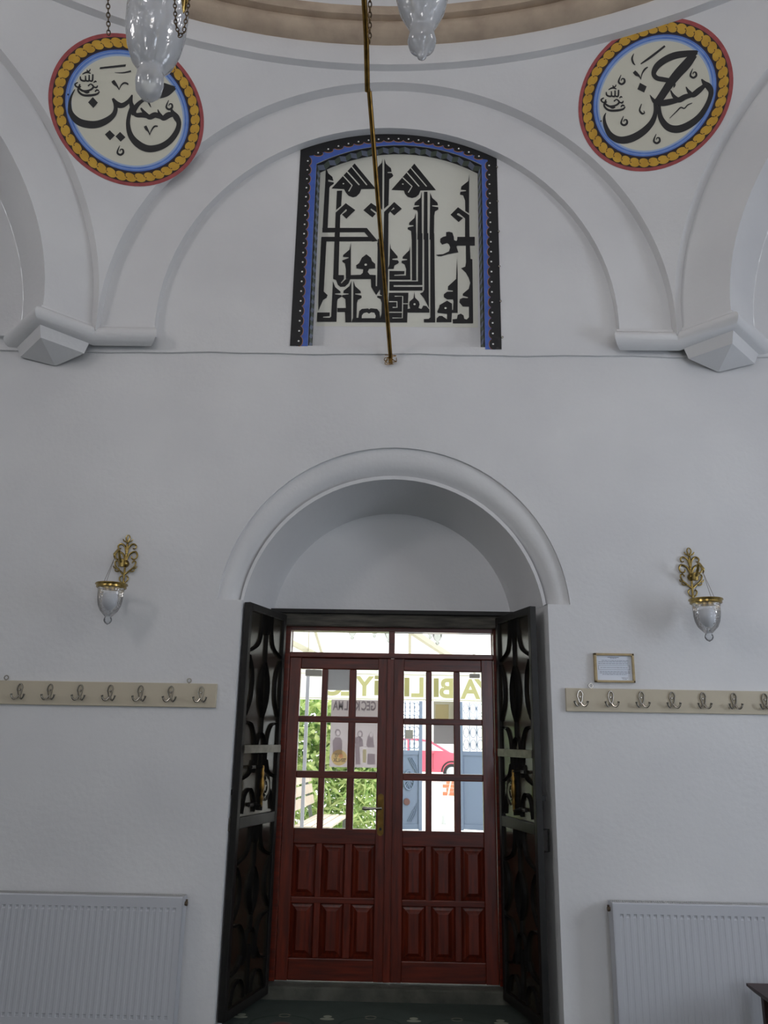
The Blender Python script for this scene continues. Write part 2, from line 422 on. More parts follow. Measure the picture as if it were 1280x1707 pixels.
# pendentives: what is left of one sphere between neighbouring arches, up to the ring
phR = math.asin((ZR-ZS)/RS)
for k in range(8):
    rows = []
    phs = [math.asin(HB*math.sin(a)/RS) for a in np.linspace(0, PI/2, 61)]
    for ph in phs+list(np.linspace(phs[-1], phR, 5))[1:]:
        r = RS*math.cos(ph); z = ZS+RS*math.sin(ph)
        th = math.acos(min(1.0, AP/r)) if r > AP else 0.0
        rows.append([(XC-r*math.sin(a), YC+r*math.cos(a), z) for a in np.linspace(math.radians(45*k)+th, math.radians(45*k+45)-th, 25)])
    part(MB().grid(rows), 'pendentive')
def ring(prof, n=128):
    return MB().grid([[(XC+r*math.cos(2*PI*i/n), YC+r*math.sin(2*PI*i/n), z) for i in range(n)] for r, z in prof], True)
rR = RS*math.cos(phR)
part(ring([(rR+0.02, ZR), (rR-0.06, ZR), (rR-0.07, ZR+0.22)]), 'drum')
tr1 = ring([(rR-0.07, ZR+0.155), (rR-0.12, ZR+0.16), (rR-0.16, ZR+0.185), (rR-0.175, ZR+0.22), (rR-0.17, ZR+0.26), (rR-0.15, ZR+0.28), (rR-0.2, ZR+0.285), (rR-0.2, ZR+0.36), (rR-0.1, ZR+0.365)]).build('trim_1', STONE, smooth=True)
tag(tr1, 'tan stone cornice ring at the foot of the dome', kind='structure')
rd = rR-0.1
part(ring([(rd*math.cos(a), ZR+0.36+rd*0.9*math.sin(a)) for a in np.linspace(0, PI/2-0.001, 24)]), 'dome')

# corbels that carry the arch feet: a half-round bar that turns round the pier, and a wedge below it
def corbel(sg, n):
    e = tag(empty('trim_%d' % n, (XC+sg*2.0, YC+BAND, 4.0)), 'white corbel under the arch foot %s of the painted panel' % ('left' if sg < 0 else 'right'), kind='structure')
    hv = BAND*math.tan(math.radians(22.5))
    q = math.sqrt(0.5); s = 0.345
    A = np.array([IB-0.005, BAND]); B = np.array([hv, BAND]); C_ = B+s*np.array([q, -q]); rt = (TYM+0.002-C_[1])/q; D_ = C_+rt*np.array([q, q])
    path = [A, B, C_, D_]
    dirs = [np.array([1.0, 0]), np.array([q, -q]), np.array([q, q])]
    nrm = [np.array([0, -1.0]), np.array([-q, -q]), np.array([q, -q])]      # outward from the pier
    def off(i, d):                                                       # mitred offset
        if i == 0: return path[0]+nrm[0]*d-dirs[0]*d*0.6
        if i == 3: return path[3]+nrm[2]*d+dirs[2]*0.02
        m = nrm[i-1]+nrm[i]; m /= (1+np.dot(nrm[i-1], nrm[i])); return path[i]+m*d
    def W(p, z): return (XC+sg*p[0]+0.0, YC+p[1], z)
    zt, zb = 4.05, 3.925
    prof = [(-0.02, zt+0.004)] + [(0.012+0.056*math.sin(PI*t)**0.6, zt-(zt-zb-0.015)*t) for t in np.linspace(0.02, 0.98, 13)] + [(-0.02, zb+0.012)]
    mb = MB(); mb.grid([[W(off(i, d), z) for i in range(4)] for d, z in prof])
    m = len(prof); ends = [W(off(0, d), z) for d, z in prof]; mb.add(ends, [tuple(range(m))])
    o = mb.build('moulding', PLASTER, None, smooth=True); o.parent = e; o.matrix_parent_inverse = Matrix.Translation(-Vector(e.location))
    # thin flange above the bar
    mb = MB(); mb.grid([[W(off(i, d), z) for i in range(4)] for d, z in ((-0.02, zt+0.028), (0.014, zt+0.02), (0.02, zt+0.001), (-0.02, zt))])
    o = mb.build('flange', PLASTER, None); o.parent = e; o.matrix_parent_inverse = Matrix.Translation(-Vector(e.location))
    # wedge
    b2 = B+0.02*dirs[1]; tip = C_+np.array([0, -0.02]); d2 = D_-0.02*dirs[2]
    def sh(p, f_, z): c = np.array([C_[0]+0.02, TYM]); r = c+(p-c)*f_; r[1] = min(r[1], TYM+0.01); return W(r, z)
    rws = []
    for f_, z in ((0.96, zb+0.04), (0.95, zb+0.012), (0.84, zb-0.055), (0.74, zb-0.062), (0.02, zb-0.112)):
        rws.append([sh(b2, f_, z), sh(tip, f_, z), sh(d2, f_, z)])
    o = MB().grid(rws).build('bracket', PLASTER, None); o.parent = e; o.matrix_parent_inverse = Matrix.Translation(-Vector(e.location))
corbel(-1, 2); corbel(1, 3)
# ------------------------------------------------------------------ painted calligraphy panel above the door
YT_P = YT-0.0015
panel = tag(empty('wall_calligraphy', (-0.03, YP, RB)), 'square black lettering on a cream panel with scalloped black and blue border', 'wall painting')
def under(o, e):
    o.parent = e; o.matrix_parent_inverse = Matrix.Translation(-Vector(e.location)); return o
def deck(mb, name, m, e, **k): return under(mb.build(name, m, None, **k), e)
AC = (XC+0.007, 4.128)
def zarch(x, r=IB): return AC[1]+math.sqrt(max(r*r-(x-AC[0])**2, 0))
BX0, BX1 = -0.728, 0.660
def frame_loops(off):      # ring between an outer line (off metres inside the outer border) and the recess
    x0, x1 = BX0+off*1.05, BX1-off
    top = [(x, min(zarch(x, IB-0.002)-off*1.0, ztop(max(RX0, min(RX1, x)))+0.11-off)) for x in np.linspace(x1, x0, 33)]
    inn = [(x, ztop(x)) for x in np.linspace(RX0, RX1, 25)]
    zb = RB-0.004
    return [[(x0, zb), (RX0, zb)] + inn + [(RX1, zb), (x1, zb-0.012)] + top]
def top_line(off):
    x0, x1 = BX0+off*1.02, BX1-off
    zb = RB-0.004
    return [(x0, zb)] + [(x, zarch(x, IB-0.002)-(off/0.117)*(zarch(x, IB-0.002)-ztop(max(RX0, min(RX1, x))))) for x in np.linspace(x0, x1, 41)] + [(x1, zb-0.012)]
def band(off0, off1, y):
    a_, b_ = top_line(off0), top_line(off1)
    return MB().grid([[(p[0], y, p[1]) for p in a_], [(p[0], y, p[1]) for p in b_]])
inner_line = [(RX0, RB-0.004)] + [(x, ztop(x)) for x in np.linspace(RX0, RX1, 41)] + [(RX1, RB-0.016)]
deck(MB().grid([[(p[0], YT_P, p[1]) for p in top_line(0.04)], [(p[0], YT_P, p[1]) for p in inner_line]]), 'blue_border', BLUEP, panel)
deck(band(0.0, 0.064, YT_P-0.003), 'black_border', BLACKP, panel)
# scallops along the inside of the black band, each with a thin orange rim and a white dot
sc_d = MB()
def disc(mb, c, r, y, n=14, sx=1, sz=1):
    mb.poly([[(c[0]+sx*r*math.cos(2*PI*i/n), c[1]+sz*r*math.sin(2*PI*i/n)) for i in range(n)]], front(y), 0.0)
cent = []
TL = top_line(0.061)
zl, zr = TL[1][1]-0.012, TL[-2][1]-0.012
for i in range(20):
    cent.append((TL[0][0], RB+0.03+(zl-RB-0.03)*(i+0.0)/19.5, 0, -1)); 
for i in range(19): cent.append((TL[-1][0], RB+0.02+(zr-RB-0.02)*i/18.5, 0, 1))
for i in range(17):
    x = TL[1][0]+(TL[-2][0]-TL[1][0])*(i+0.9)/17.8
    cent.append((x, float(np.interp(x, [p[0] for p in TL[1:-1]], [p[1] for p in TL[1:-1]])), 1, 0))
for x, z, tp, s in cent:
    h_ = 0.0375
    for r, dp, y, m_, nm in ((h_, 0.0225, YT_P-0.0015, ORANGEP, 'scallop_rim'), (h_-0.003, 0.0185, YT_P-0.0045, BLACKP, 'scallop')):
        q = MB(); disc(q, (x, z), 1.0, y, 16, dp if not tp else r, r if not tp else dp); deck(q, nm, m_, panel)
    disc(sc_d, (x+(0 if tp else s*0.006), z+(0.006 if tp else 0)), 0.0065, YT_P-0.006, 8)
tag(deck(sc_d, 'white_dots', WHITEP, panel), kind='stuff')
# painted cube pattern on the inside of the recess
CUBE = [mat('cube_slate', rgb(128, 136, 158), 0.7), mat('cube_green', rgb(96, 106, 96), 0.7), mat('cube_dark', rgb(30, 30, 36), 0.7)]
def rv_pt(i_pt, t, push=0.002):
    p = i_pt; q = (p[0]+(-0.03-p[0])*0.03, p[1]+(0.008 if p[1] > 4.5 else 0.03))
    cx, cz = -0.03, 4.7
    d = math.hypot(cx-p[0], cz-p[1]) or 1
    return (p[0]+(q[0]-p[0])*t+(cx-p[0])/d*push, YT+(YP-YT)*t, p[1]+(q[1]-p[1])*t+(cz-p[1])/d*push)
path = [(RX0, z) for z in np.linspace(RB, ztop(RX0), 23)] + [(x, ztop(x)) for x in np.linspace(RX0, RX1, 16)][1:-1] + [(RX1, z) for z in np.linspace(ztop(RX1), RB, 23)]
cubes = [MB(), MB(), MB()]
strip = [[rv_pt(p, t) for p in path] for t in (0.02, 0.98)]
cubes[2].grid(strip)
for i in range(len(path)-1):
    a, b = path[i], path[i+1]; m = ((a[0]+b[0])/2, (a[1]+b[1])/2); u = 0.004
    cubes[0].add([rv_pt(a, .12, u), rv_pt(m, .32, u), rv_pt(m, .92, u), rv_pt(a, .68, u)], [(0, 1, 2, 3)])
    cubes[1].add([rv_pt(m, .32, u), rv_pt(b, .12, u), rv_pt(b, .68, u), rv_pt(m, .92, u)], [(0, 1, 2, 3)])
for c_, m_, nm in zip(cubes, CUBE, ('cube_lights', 'cube_shades', 'cube_ground')): deck(c_, nm, m_, panel)
deck(MB().poly([[(p[0]*0.998, p[1]) for p in rec_b if p[1] > 4.0+0.1] + [(-0.575, 4.17), (0.52, 4.17)][::1]], front(YP-0.001), 0.0), 'cream_ground', CREAMP, panel)
KA, KB, KC, KD = (480, 210, 7.111), (650, 210, 6.4), (480, 390, 6.737), (640, 390, 6.095)
KUF = [
 (KA, [(450,495),(478,565),(525,605),(540,655),(480,640),(478,662),(545,672),(540,692),(505,715),(492,735),(468,1265),(408,1265),(440,700)]),
 (KA, [(408,1210),(935,1212),(975,1262),(408,1265)]),
 (KA, [(935,1212),(1064,1366),(1000,1375),(905,1262)]),
 (KA, [(580,772),(642,768),(630,950),(570,1000)]),
 (KA, [(565,1025),(620,1060),(612,1360),(553,1360)]),
 (KA, [(565,1030),(685,918),(798,1000),(692,1103),(640,1053),(694,1012),(685,992),(620,1060)]),
 (KA, [(790,447),(1040,748),(868,752),(850,800),(812,838),(770,850),(720,832),(685,792),(665,752),(515,745)]),
 (KA, [(1120,392),(1110,440),(1065,490),(1062,620),(1100,980),(1118,1000)]),
 (KA, [(1142,392),(1160,450),(1220,505),(1228,548),(1180,550),(1180,560),(1230,562),(1248,590),(1240,605),(1200,635),(1192,940),(1138,985)]),
 (KA, [(985,915),(1060,965),(1060,1034),(990,985),(982,1000),(1040,1045),(1000,1088),(893,1002)]),
 ((470,200,3.368), [(573,518),(630,462),(673,500),(630,538),(606,514),(632,500),(626,492),(596,530)]),
 ((470,200,3.368), [(573,518),(598,528),(594,985),(560,1000),(570,700)]),
 ((470,200,3.368), [(535,690),(562,690),(575,985),(552,985)]),
 (KB, [(260,405),(490,688),(325,692),(308,735),(275,762),(235,772),(190,760),(160,728),(148,692),(15,685)]),
 (KB, [(335,712),(325,770),(265,820),(258,850),(310,850),(310,860),(250,870),(245,890),(290,905),(297,930),(292,1216),(340,1216),(338,712)]),
 (KB, [(362,705),(400,705),(400,1216),(358,1216)]),
 (KB, [(428,715),(450,770),(505,820),(512,850),(450,850),(450,860),(515,870),(515,895),(480,915),(472,960),(468,1216),(422,1216)]),
 (KB, [(275,930),(260,985),(205,1035),(202,1060),(250,1062),(250,1072),(190,1085),(188,1105),(225,1125),(232,1216),(280,1216)]),
 (KB, [(845,520),(835,590),(760,650),(755,682),(810,688),(810,698),(750,705),(745,735),(780,745),(800,800),(802,910),(842,935)]),
 (KB, [(725,870),(845,955),(848,1195),(800,1195),(800,990),(735,935),(712,950),(780,985),(732,1028),(645,950)]),
 (KD, [(745,32),(922,32),(922,122),(740,122)]), (KD, [(835,-10),(868,-10),(868,35),(835,35)]),
 (KD, [(830,120),(872,120),(878,255),(897,260),(905,910),(700,912),(695,870),(740,865),(748,825),(780,812),(808,830),(815,865),(840,872),(862,850),(862,742),(800,740),(765,700),(770,665),(800,652),(850,655),(852,645),(800,630),(800,610),(860,560),(875,500),(860,450),(830,395),(782,352),(825,335),(832,290)]),
 (KD, [(630,-15),(660,-20),(695,-10),(708,30),(712,65),(735,75),(745,60),(745,122),(735,130),(755,190),(720,195),(650,210),(580,230),(550,230),(525,215),(600,208),(660,180),(672,140),(660,108),(640,95),(610,105),(590,112),(570,85),(572,50),(600,32),(630,25)]),
 (KD, [(742,250),(732,460),(650,535),(648,572),(700,578),(698,588),(640,590),(608,615),(608,645),(640,668),(700,668),(705,690),(700,775),(690,775),(690,805),(748,805),(748,420)]),
 (KD, [(640,680),(690,710),(692,775),(684,900),(532,900),(535,860),(560,835),(590,835),(610,850),(640,870),(640,815),(545,805),(540,790),(560,750),(565,725)]),
 (KD, [(282,-5),(328,-5),(328,475),(284,475)]),
 (KD, [(345,-5),(390,-5),(390,522),(55,522),(55,485),(345,485)]), (KD, [(55,520),(98,520),(98,540),(390,540),(390,578),(55,578)]),
 (KD, [(408,-5),(450,-5),(456,755),(405,655),(365,608),(395,595),(408,570)]),
 (KD, [(470,-5),(510,-5),(520,902),(405,902),(405,868),(455,865),(470,850)]),
 (KD, [(265,125),(255,170),(190,235),(188,255),(235,258),(235,268),(180,275),(178,295),(210,315),(225,360),(222,425),(105,428),(105,418),(205,412),(208,380),(55,378),(55,468),(268,468)]),
 (KD, [(62,98),(70,150),(138,230),(138,248),(85,255),(85,265),(140,270),(152,290),(140,305),(105,325),(98,358),(40,360),(55,310)]),
 (KD, [(50,600),(248,600),(235,902),(0,902),(-20,720),(45,700)]),
 (KD, [(308,590),(315,650),(355,690),(362,720),(350,755),(380,765),(400,730),(430,735),(460,770),(460,802),(240,802),(240,765),(265,760),(255,720),(260,690),(300,655)]),
 (KC, [(378,36),(940,36),(1002,85),(375,88)]),
 (KC, [(375,40),(432,88),(402,650),(445,690),(435,720),(395,745),(340,868),(345,640)]),
 (KC, [(525,-5),(580,-5),(567,470),(508,510)]),
 (KC, [(508,465),(630,465),(628,510),(595,550),(600,560),(648,512),(700,510),(680,560),(640,595),(590,598),(560,575),(540,520),(508,510)]),
 (KC, [(707,100),(690,180),(620,240),(618,262),(680,265),(680,275),(610,300),(612,318),(640,335),(650,400),(650,510),(705,510)]),
 (KC, [(700,465),(815,462),(840,440),(845,400),(770,390),(765,355),(800,330),(830,270),(880,232),(930,270),(945,310),(980,340),(980,390),(910,395),(895,430),(920,462),(985,465),(985,590),(1000,590),(1008,60),(1062,60),(1062,580),(990,690),(935,600),(930,510),(700,510)]),
 (KC, [(505,535),(530,600),(590,650),(590,668),(530,672),(530,682),(600,690),(605,705),(560,735),(552,760),(545,990),(325,990),(330,885),(470,885),(468,925),(395,932),(395,942),(470,945),(485,930)]),
 (KC, [(712,530),(690,590),(625,640),(620,668),(680,672),(680,682),(610,690),(605,705),(645,735),(650,835),(555,835),(555,880),(640,880),(645,995),(712,995)]),
 (KC, [(735,530),(755,590),(815,645),(820,668),(755,672),(755,682),(825,695),(828,720),(785,745),(775,780),(770,945),(790,945),(800,870),(830,845),(900,840),(910,850),(930,838),(1000,845),(1028,880),(1035,950),(1050,900),(1052,780),(1040,735),(1000,715),(1005,698),(1070,700),(1075,690),(1030,680),(1035,660),(1080,610),(1100,600),(1130,995),(712,995),(730,945)]),
]
KLIGHT = [(KA, [(650,590),(760,710),(720,780)], 15), (KA, [(700,545),(845,705)], 17), (KA, [(750,480),(935,705)], 15),
 (KB, [(135,555),(235,650),(195,715)], 13), (KB, [(180,500),(310,650)], 13), (KB, [(220,450),(390,650)], 12),
 (KD, [(52,692),(132,692),(132,750),(88,750)], 12), (KD, [(52,800),(184,800)], 10), (KD, [(85,857),(186,857),(190,637),(108,637)], 10), (KD, [(190,713),(242,713)], 9)]
KDOT = [(KA,(657,690),11),(KA,(485,650),10),(KA,(688,1003),11),(KA,(988,994),10),(KB,(137,625),10),(KB,(725,945),11),(KD,(625,757),12),(KD,(310,718),12),(KC,(873,350),16),
        (KC,(905,905),0)]
KHOLE = [(KC, [(828,950),(830,920),(850,895),(885,885),(910,900),(935,885),(970,890),(985,925),(980,950)])]
def kw(c, p, y):
    q = at(c[0]+p[0]/c[2], c[1]+p[1]/c[2], YP); return (q[0], q[2])
let = MB(); lt = MB()
for i, (c, pts) in enumerate(KUF): let.poly([[kw(c, p, YP) for p in pts]], front(YP-0.003-0.00003*i), 0.0)
for c, pts, wd in KLIGHT:
    q = [kw(c, p, YP) for p in pts]; lt.ribbon(q, wd/c[2]/262.0, front(YP-0.0055), 0.001)
for c, p, r in KDOT:
    if r: disc(lt, kw(c, p, YP), r/c[2]/262.0, YP-0.0055, 10)
for c, pts in KHOLE: lt.poly([[kw(c, p, YP) for p in pts]], front(YP-0.0055), 0.001)
deck(let, 'lettering', BLACKP, panel); tag(deck(lt, 'lettering_gaps', CREAMP, panel), kind='stuff')
for py in (280, 337, 387, 445, 503, 563):
    q = at({280:828, 337:829, 387:831, 445:832, 503:834, 563:837}[py], py, YT_P)
    deck(MB().lathe([(0.0, -0.014), (0.007, -0.012), (0.008, -0.006), (0.004, -0.002), (0.004, 0.004)], (q[0], YT_P, q[2]), 8, 'y'), 'nail', STEEL, panel, smooth=True)

# ------------------------------------------------------------------ painted roundels on the pendentives
REDP = mat('faded_red_paint', rgb(176, 84, 84), 0.7, var=rgb(150, 70, 72), scale=20)
GOLDP = mat('ochre_yellow_paint', rgb(212, 168, 62), 0.7, var=rgb(194, 148, 48), scale=12)
BROWNP = mat('dark_brown_paint', rgb(52, 40, 36), 0.7)
BLUE2 = mat('mid_blue_paint', rgb(84, 120, 196), 0.7, var=rgb(110, 146, 214), scale=14)
BLUE3 = mat('pale_blue_paint', rgb(160, 182, 216), 0.7)
CREAM2 = mat('cream_roundel_paint', rgb(214, 212, 196), 0.8)
DARKB = mat('navy_line_paint', rgb(44, 44, 84), 0.7)
def sph(x, y, lift=0.0):
    d = ray(x, y); d = d/np.linalg.norm(d); o = CAM-O3; R_ = RS-lift
    b = o@d; c = o@o-R_*R_
    return CAM+d*(-b+math.sqrt(b*b-c))
def roundel(cpx, rho, label, strokes, polys, org, sc_, npet, a_off):
    c0 = sph(*cpx); n = (O3-c0)/RS
    a = np.cross(n, [0, 0, 1.0]); a /= np.linalg.norm(a); b = np.cross(n, a)
    e = tag(empty('calligraphy_roundel', tuple(c0)), label, 'wall painting')
    def P_(r, t, lift):
        v = c0+r*(a*math.cos(t)+b*math.sin(t))-O3; v /= np.linalg.norm(v); return O3+v*(RS-lift)
    def annulus(r0, r1, lift, nm, m, k=96):
        nr = max(1, int((r1-r0)/0.05))
        deck(MB().grid([[P_(r0+(r1-r0)*j/nr, 2*PI*i/k, lift) for i in range(k)] for j in range(nr+1)], True), nm, m, e)
    annulus(0.001, rho*0.722, 0.002, 'cream_ground', CREAM2)
    annulus(rho*0.715, rho*0.745, 0.0024, 'pale_blue_ring', BLUE3)
    annulus(rho*0.738, rho*0.80, 0.0028, 'blue_ring', BLUE2)
    annulus(rho*0.765, rho*0.771, 0.0032, 'fine_ring', BLUE3)
    annulus(rho*0.80, rho*0.955, 0.002, 'dark_band', BROWNP)
    annulus(rho*0.793, rho*0.806, 0.003, 'navy_line', DARKB)
    annulus(rho*0.952, rho, 0.0024, 'red_ring', REDP)
    pet = MB(); cur = MB()
    for k in range(npet):
        t0 = 2*PI*k/npet+a_off; w_ = 2*PI/npet
        outl = []
        for i in range(20):
            f_ = 2*PI*i/20
            outl.append(P_(rho*(0.882+0.062*math.sin(f_)), t0+w_*(0.58*math.cos(f_)+0.12*math.sin(f_)), 0.0034+0.00004*(k % 8)))
        pet.add(outl, [tuple(range(20))])
        st = [(0.815, 0.46, 0.020), (0.85, 0.44, 0.012), (0.878, 0.48, 0.014), (0.892, 0.58, 0.020), (0.885, 0.66, 0.012)]
        for s_ in range(len(st)-1):
            (r0, u0, w0), (r1, u1, w1) = st[s_], st[s_+1]
            cur.add([P_(rho*(r0-(w0/3 if s_ > 1 else 0)), t0+w_*(u0-w0*3.2), 0.0042), P_(rho*(r0+(w0/3 if s_ > 1 else 0)), t0+w_*(u0+w0*3.2), 0.0042), P_(rho*(r1+w1/3), t0+w_*(u1+w1*3.2), 0.0042), P_(rho*(r1-w1/3), t0+w_*(u1-w1*3.2), 0.0042)], [(0, 1, 2, 3)])
    tag(deck(pet, 'ochre_petals', GOLDP, e), kind='stuff'); tag(deck(cur, 'dark_curls', BROWNP, e), kind='stuff')
    px2 = lambda p: (org[0]+p[0]/sc_, org[1]+p[1]/sc_)
    ink = MB()
    for st in strokes:
        q = cr(st, 7); L = []; Rr = []
        for i in range(len(q)):
            p0, p1 = q[max(i-1, 0)], q[min(i+1, len(q)-1)]
            dx, dy = p1[0]-p0[0], p1[1]-p0[1]; l = math.hypot(dx, dy)+1e-9; w_ = max(q[i][2], 1.5)/2
            L.append((q[i][0]-dy/l*w_, q[i][1]+dx/l*w_)); Rr.append((q[i][0]+dy/l*w_, q[i][1]-dx/l*w_))
        ink.grid([[sph(*px2(p), 0.0042) for p in L], [sph(*px2(p), 0.0042) for p in q], [sph(*px2(p), 0.0042) for p in Rr]])
    for pl in polys: ink.add([sph(*px2(p), 0.0042) for p in pl], [tuple(range(len(pl)))])
    deck(ink, 'lettering', BLACKP, e)
    return e
def drop(x, y, s=1.0):      # small tear-shaped mark with an open eye
    return [(x-4*s, y-38*s, 4), (x-18*s, y-5*s, 11*s), (x-20*s, y+16*s, 14*s), (x, y+28*s, 15*s), (x+20*s, y+14*s, 15*s), (x+18*s, y-8*s, 12*s), (x+2*s, y-10*s, 8*s), (x-4*s, y+4*s, 5)]
def small_text(x, y, s=1.0):   # tiny stacked words beside the name
    base = [[(-62,-2,5),(-82,12,8),(-70,30,7),(-40,28,6)], [(-60,30,6),(-58,62,9),(-25,88,10),(30,90,11),(75,80,9),(92,62,5)],
            [(-48,10,6),(-52,40,9),(-20,60,10),(25,52,9),(48,30,9),(30,10,6),(10,24,7)], [(48,30,6),(70,34,8),(78,20,5)],
            [(-45,-45,5),(-40,-20,8),(-10,-14,8),(-8,-50,5)], [(-8,-16,7),(16,-14,8),(18,-56,6)], [(18,-16,7),(40,-14,8),(44,-60,7)],
            [(-30,-60,4),(0,-74,8),(28,-66,5)], [(2,-92,4),(8,-80,7),(20,-84,6),(26,-98,4)], [(50,0,5),(62,-10,7),(70,-4,5)], [(60,66,5),(72,52,8),(88,58,6)], [(-20,64,5),(0,72,8),(20,66,6)]]
    return [[(x+p[0]*s, y+p[1]*s, p[2]*s*1.55) for p in st] for st in base]
LS = [
 [(560,388,3),(620,389,9),(676,378,13)], [(546,446,24),(560,466,24),(578,486,12),(592,512,4)], [(590,512,4),(606,478,9),(628,462,13),(652,468,11),(650,476,5)],
 [(276,508,6),(250,560,15),(240,620,24),(250,680,36),(300,735,50),(370,757,54),(440,755,52),(505,728,46),(550,690,36),(566,650,30),(562,610,24),(545,572,14)],
 [(545,572,16),(575,612,40),(612,622,36),(650,600,30),(672,570,18),(684,546,8)],
 [(684,548,10),(676,600,26),(690,650,40),(700,690,30)],
 [(985,492,34),(930,535,44),(870,560,30),(800,572,20),(745,596,26),(706,640,34),(690,690,26)],
 [(688,610,20),(664,680,26),(655,760,30),(676,840,40),(730,900,50),(800,930,50),(880,918,46),(950,876,42),(1000,810,38),(1016,750,34),(998,706,44),(970,668,26),(962,640,8)],
 [(985,690,20),(945,690,44),(905,712,36),(880,685,22),(866,650,6)], [(905,712,26),(850,690,40),(805,704,36),(770,672,24),(745,640,12)], [(820,705,24),(760,690,36),(715,690,30),(690,670,20)], [(790,580,12),(805,610,12),(818,636,4)],
 [(776,768,20),(786,788,20),(800,808,10),(810,834,4)], [(808,832,4),(822,798,9),(842,772,13),(866,770,9)],
] + [drop(600, 945), drop(948, 622)] + small_text(360, 460)
LP = [[(455,350),(640,329),(637,345),(452,364)], [(895,455),(992,488),(965,522),(880,545)], [(370,600),(404,562),(440,602),(408,640)], [(490,828),(524,798),(562,835),(526,870)], [(565,842),(598,810),(636,848),(602,880)], [(222,540),(232,538),(234,550),(224,550)]]
RSx = [
 [(948,330,30),(880,338,44),(790,352,50),(715,385,48),(660,430,44),(638,480,34),(660,512,34),(715,524,34),(765,535,30),(785,560,18),(780,580,6)],
 [(925,345,50),(870,415,66),(810,480,64),(755,550,58),(715,610,54),(680,660,50),(640,690,26)],
 [(685,640,24),(676,720,26),(690,800,38),(740,862,50),(810,876,54),(890,845,50),(965,785,42),(1020,700,34),(1046,620,36),(1030,575,46),(1000,550,34),(978,520,8)],
 [(1005,560,24),(960,600,40),(915,632,38),(885,605,22),(868,575,6)], [(930,630,24),(865,645,38),(815,668,38),(780,640,24),(758,600,8)], [(830,665,28),(760,680,42),(700,690,44),(650,682,34),(625,655,16),(612,632,4)],
 [(648,690,24),(650,760,30),(622,832,40),(555,900,50),(470,945,54),(390,952,50),(328,915,40),(294,850,28),(286,795,18),(298,760,5)],
 [(545,412,8),(600,375,16),(660,330,16),(718,284,14)], [(497,338,4),(484,372,13),(492,404,13),(506,420,5)],
 [(498,466,24),(515,484,26),(535,500,12),(548,524,4)], [(546,522,4),(556,480,9),(575,450,13),(596,434,8)],
 [(552,696,5),(538,740,12),(555,765,15),(572,760,8),(566,745,4)], [(752,798,4),(800,750,8),(830,722,10),(856,728,9),(880,704,8),(912,690,5)],
] + [drop(410, 528), drop(428, 820), drop(920, 482), drop(660, 948)] + small_text(345, 655, 0.98)
RP = [[(948,318),(955,322),(905,420),(880,400)], [(540,546),(588,572),(570,616),(522,592)], [(258,814),(268,812),(268,824),(258,824)]]
roundel((214, 187), 0.50, 'painted roundel with black calligraphy, half behind the hanging glass lamp', LS, LP, (60, 30), 4.267, 44, 0.0)
roundel((1089, 162), 0.489, 'painted roundel with black calligraphy, fully in view above the right arch foot', RSx, RP, (940, 10), 4.267, 44, 0.05)
# ------------------------------------------------------------------ wooden double door
YD = YN+0.03                              # front face of the leaves
door = tag(empty('door_1', (-0.035, YD, 0.08)), 'red varnished wooden double door with glass panes and a transom light', kind='structure')
stone_step = MB()
th = mat('worn_threshold_stone', rgb(92, 92, 82), 0.9, var=rgb(60, 62, 56), scale=9, bump=0.4, bscale=25)
tag(MB().box(-0.80, 0.72, 5.30, 5.75, -0.04, 0.072).build('trim_4', th, bevel=0.012), 'worn grey stone threshold', kind='structure')
fr = MB()
fr.box(-0.76, -0.712, YD-0.02, YD+0.08, 0.08, 2.215); fr.box(0.642, 0.685, YD-0.02, YD+0.08, 0.08, 2.215)
fr.box(-0.712, 0.642, YD-0.02, YD+0.08, 2.185, 2.215); fr.box(-0.712, 0.642, YD-0.02, YD+0.08, 2.008, 2.042)
fr.box(-0.054, -0.014, YD-0.018, YD+0.078, 2.03, 2.19)
fo = deck(fr, 'door_frame', WOODH, door, bevel=0.004)
for a, b in ((-0.712, -0.054), (-0.014, 0.642)):
    under(MB().box(a, b, YD+0.03, YD+0.036, 2.042, 2.185).build('pane', PANE), door)
lintel = tag(MB().box(-0.83, 0.76, YN-0.05, YN+0.02, 2.212, 2.292).build('lintel_beam', OLDWOOD, bevel=0.006), 'rough grey wooden beam over the red door', 'beam')
MB().box(-0.842, 0.772, YN-0.075, YN+0.02, 2.292, 2.318).build('iron_capping', IRON, lintel)

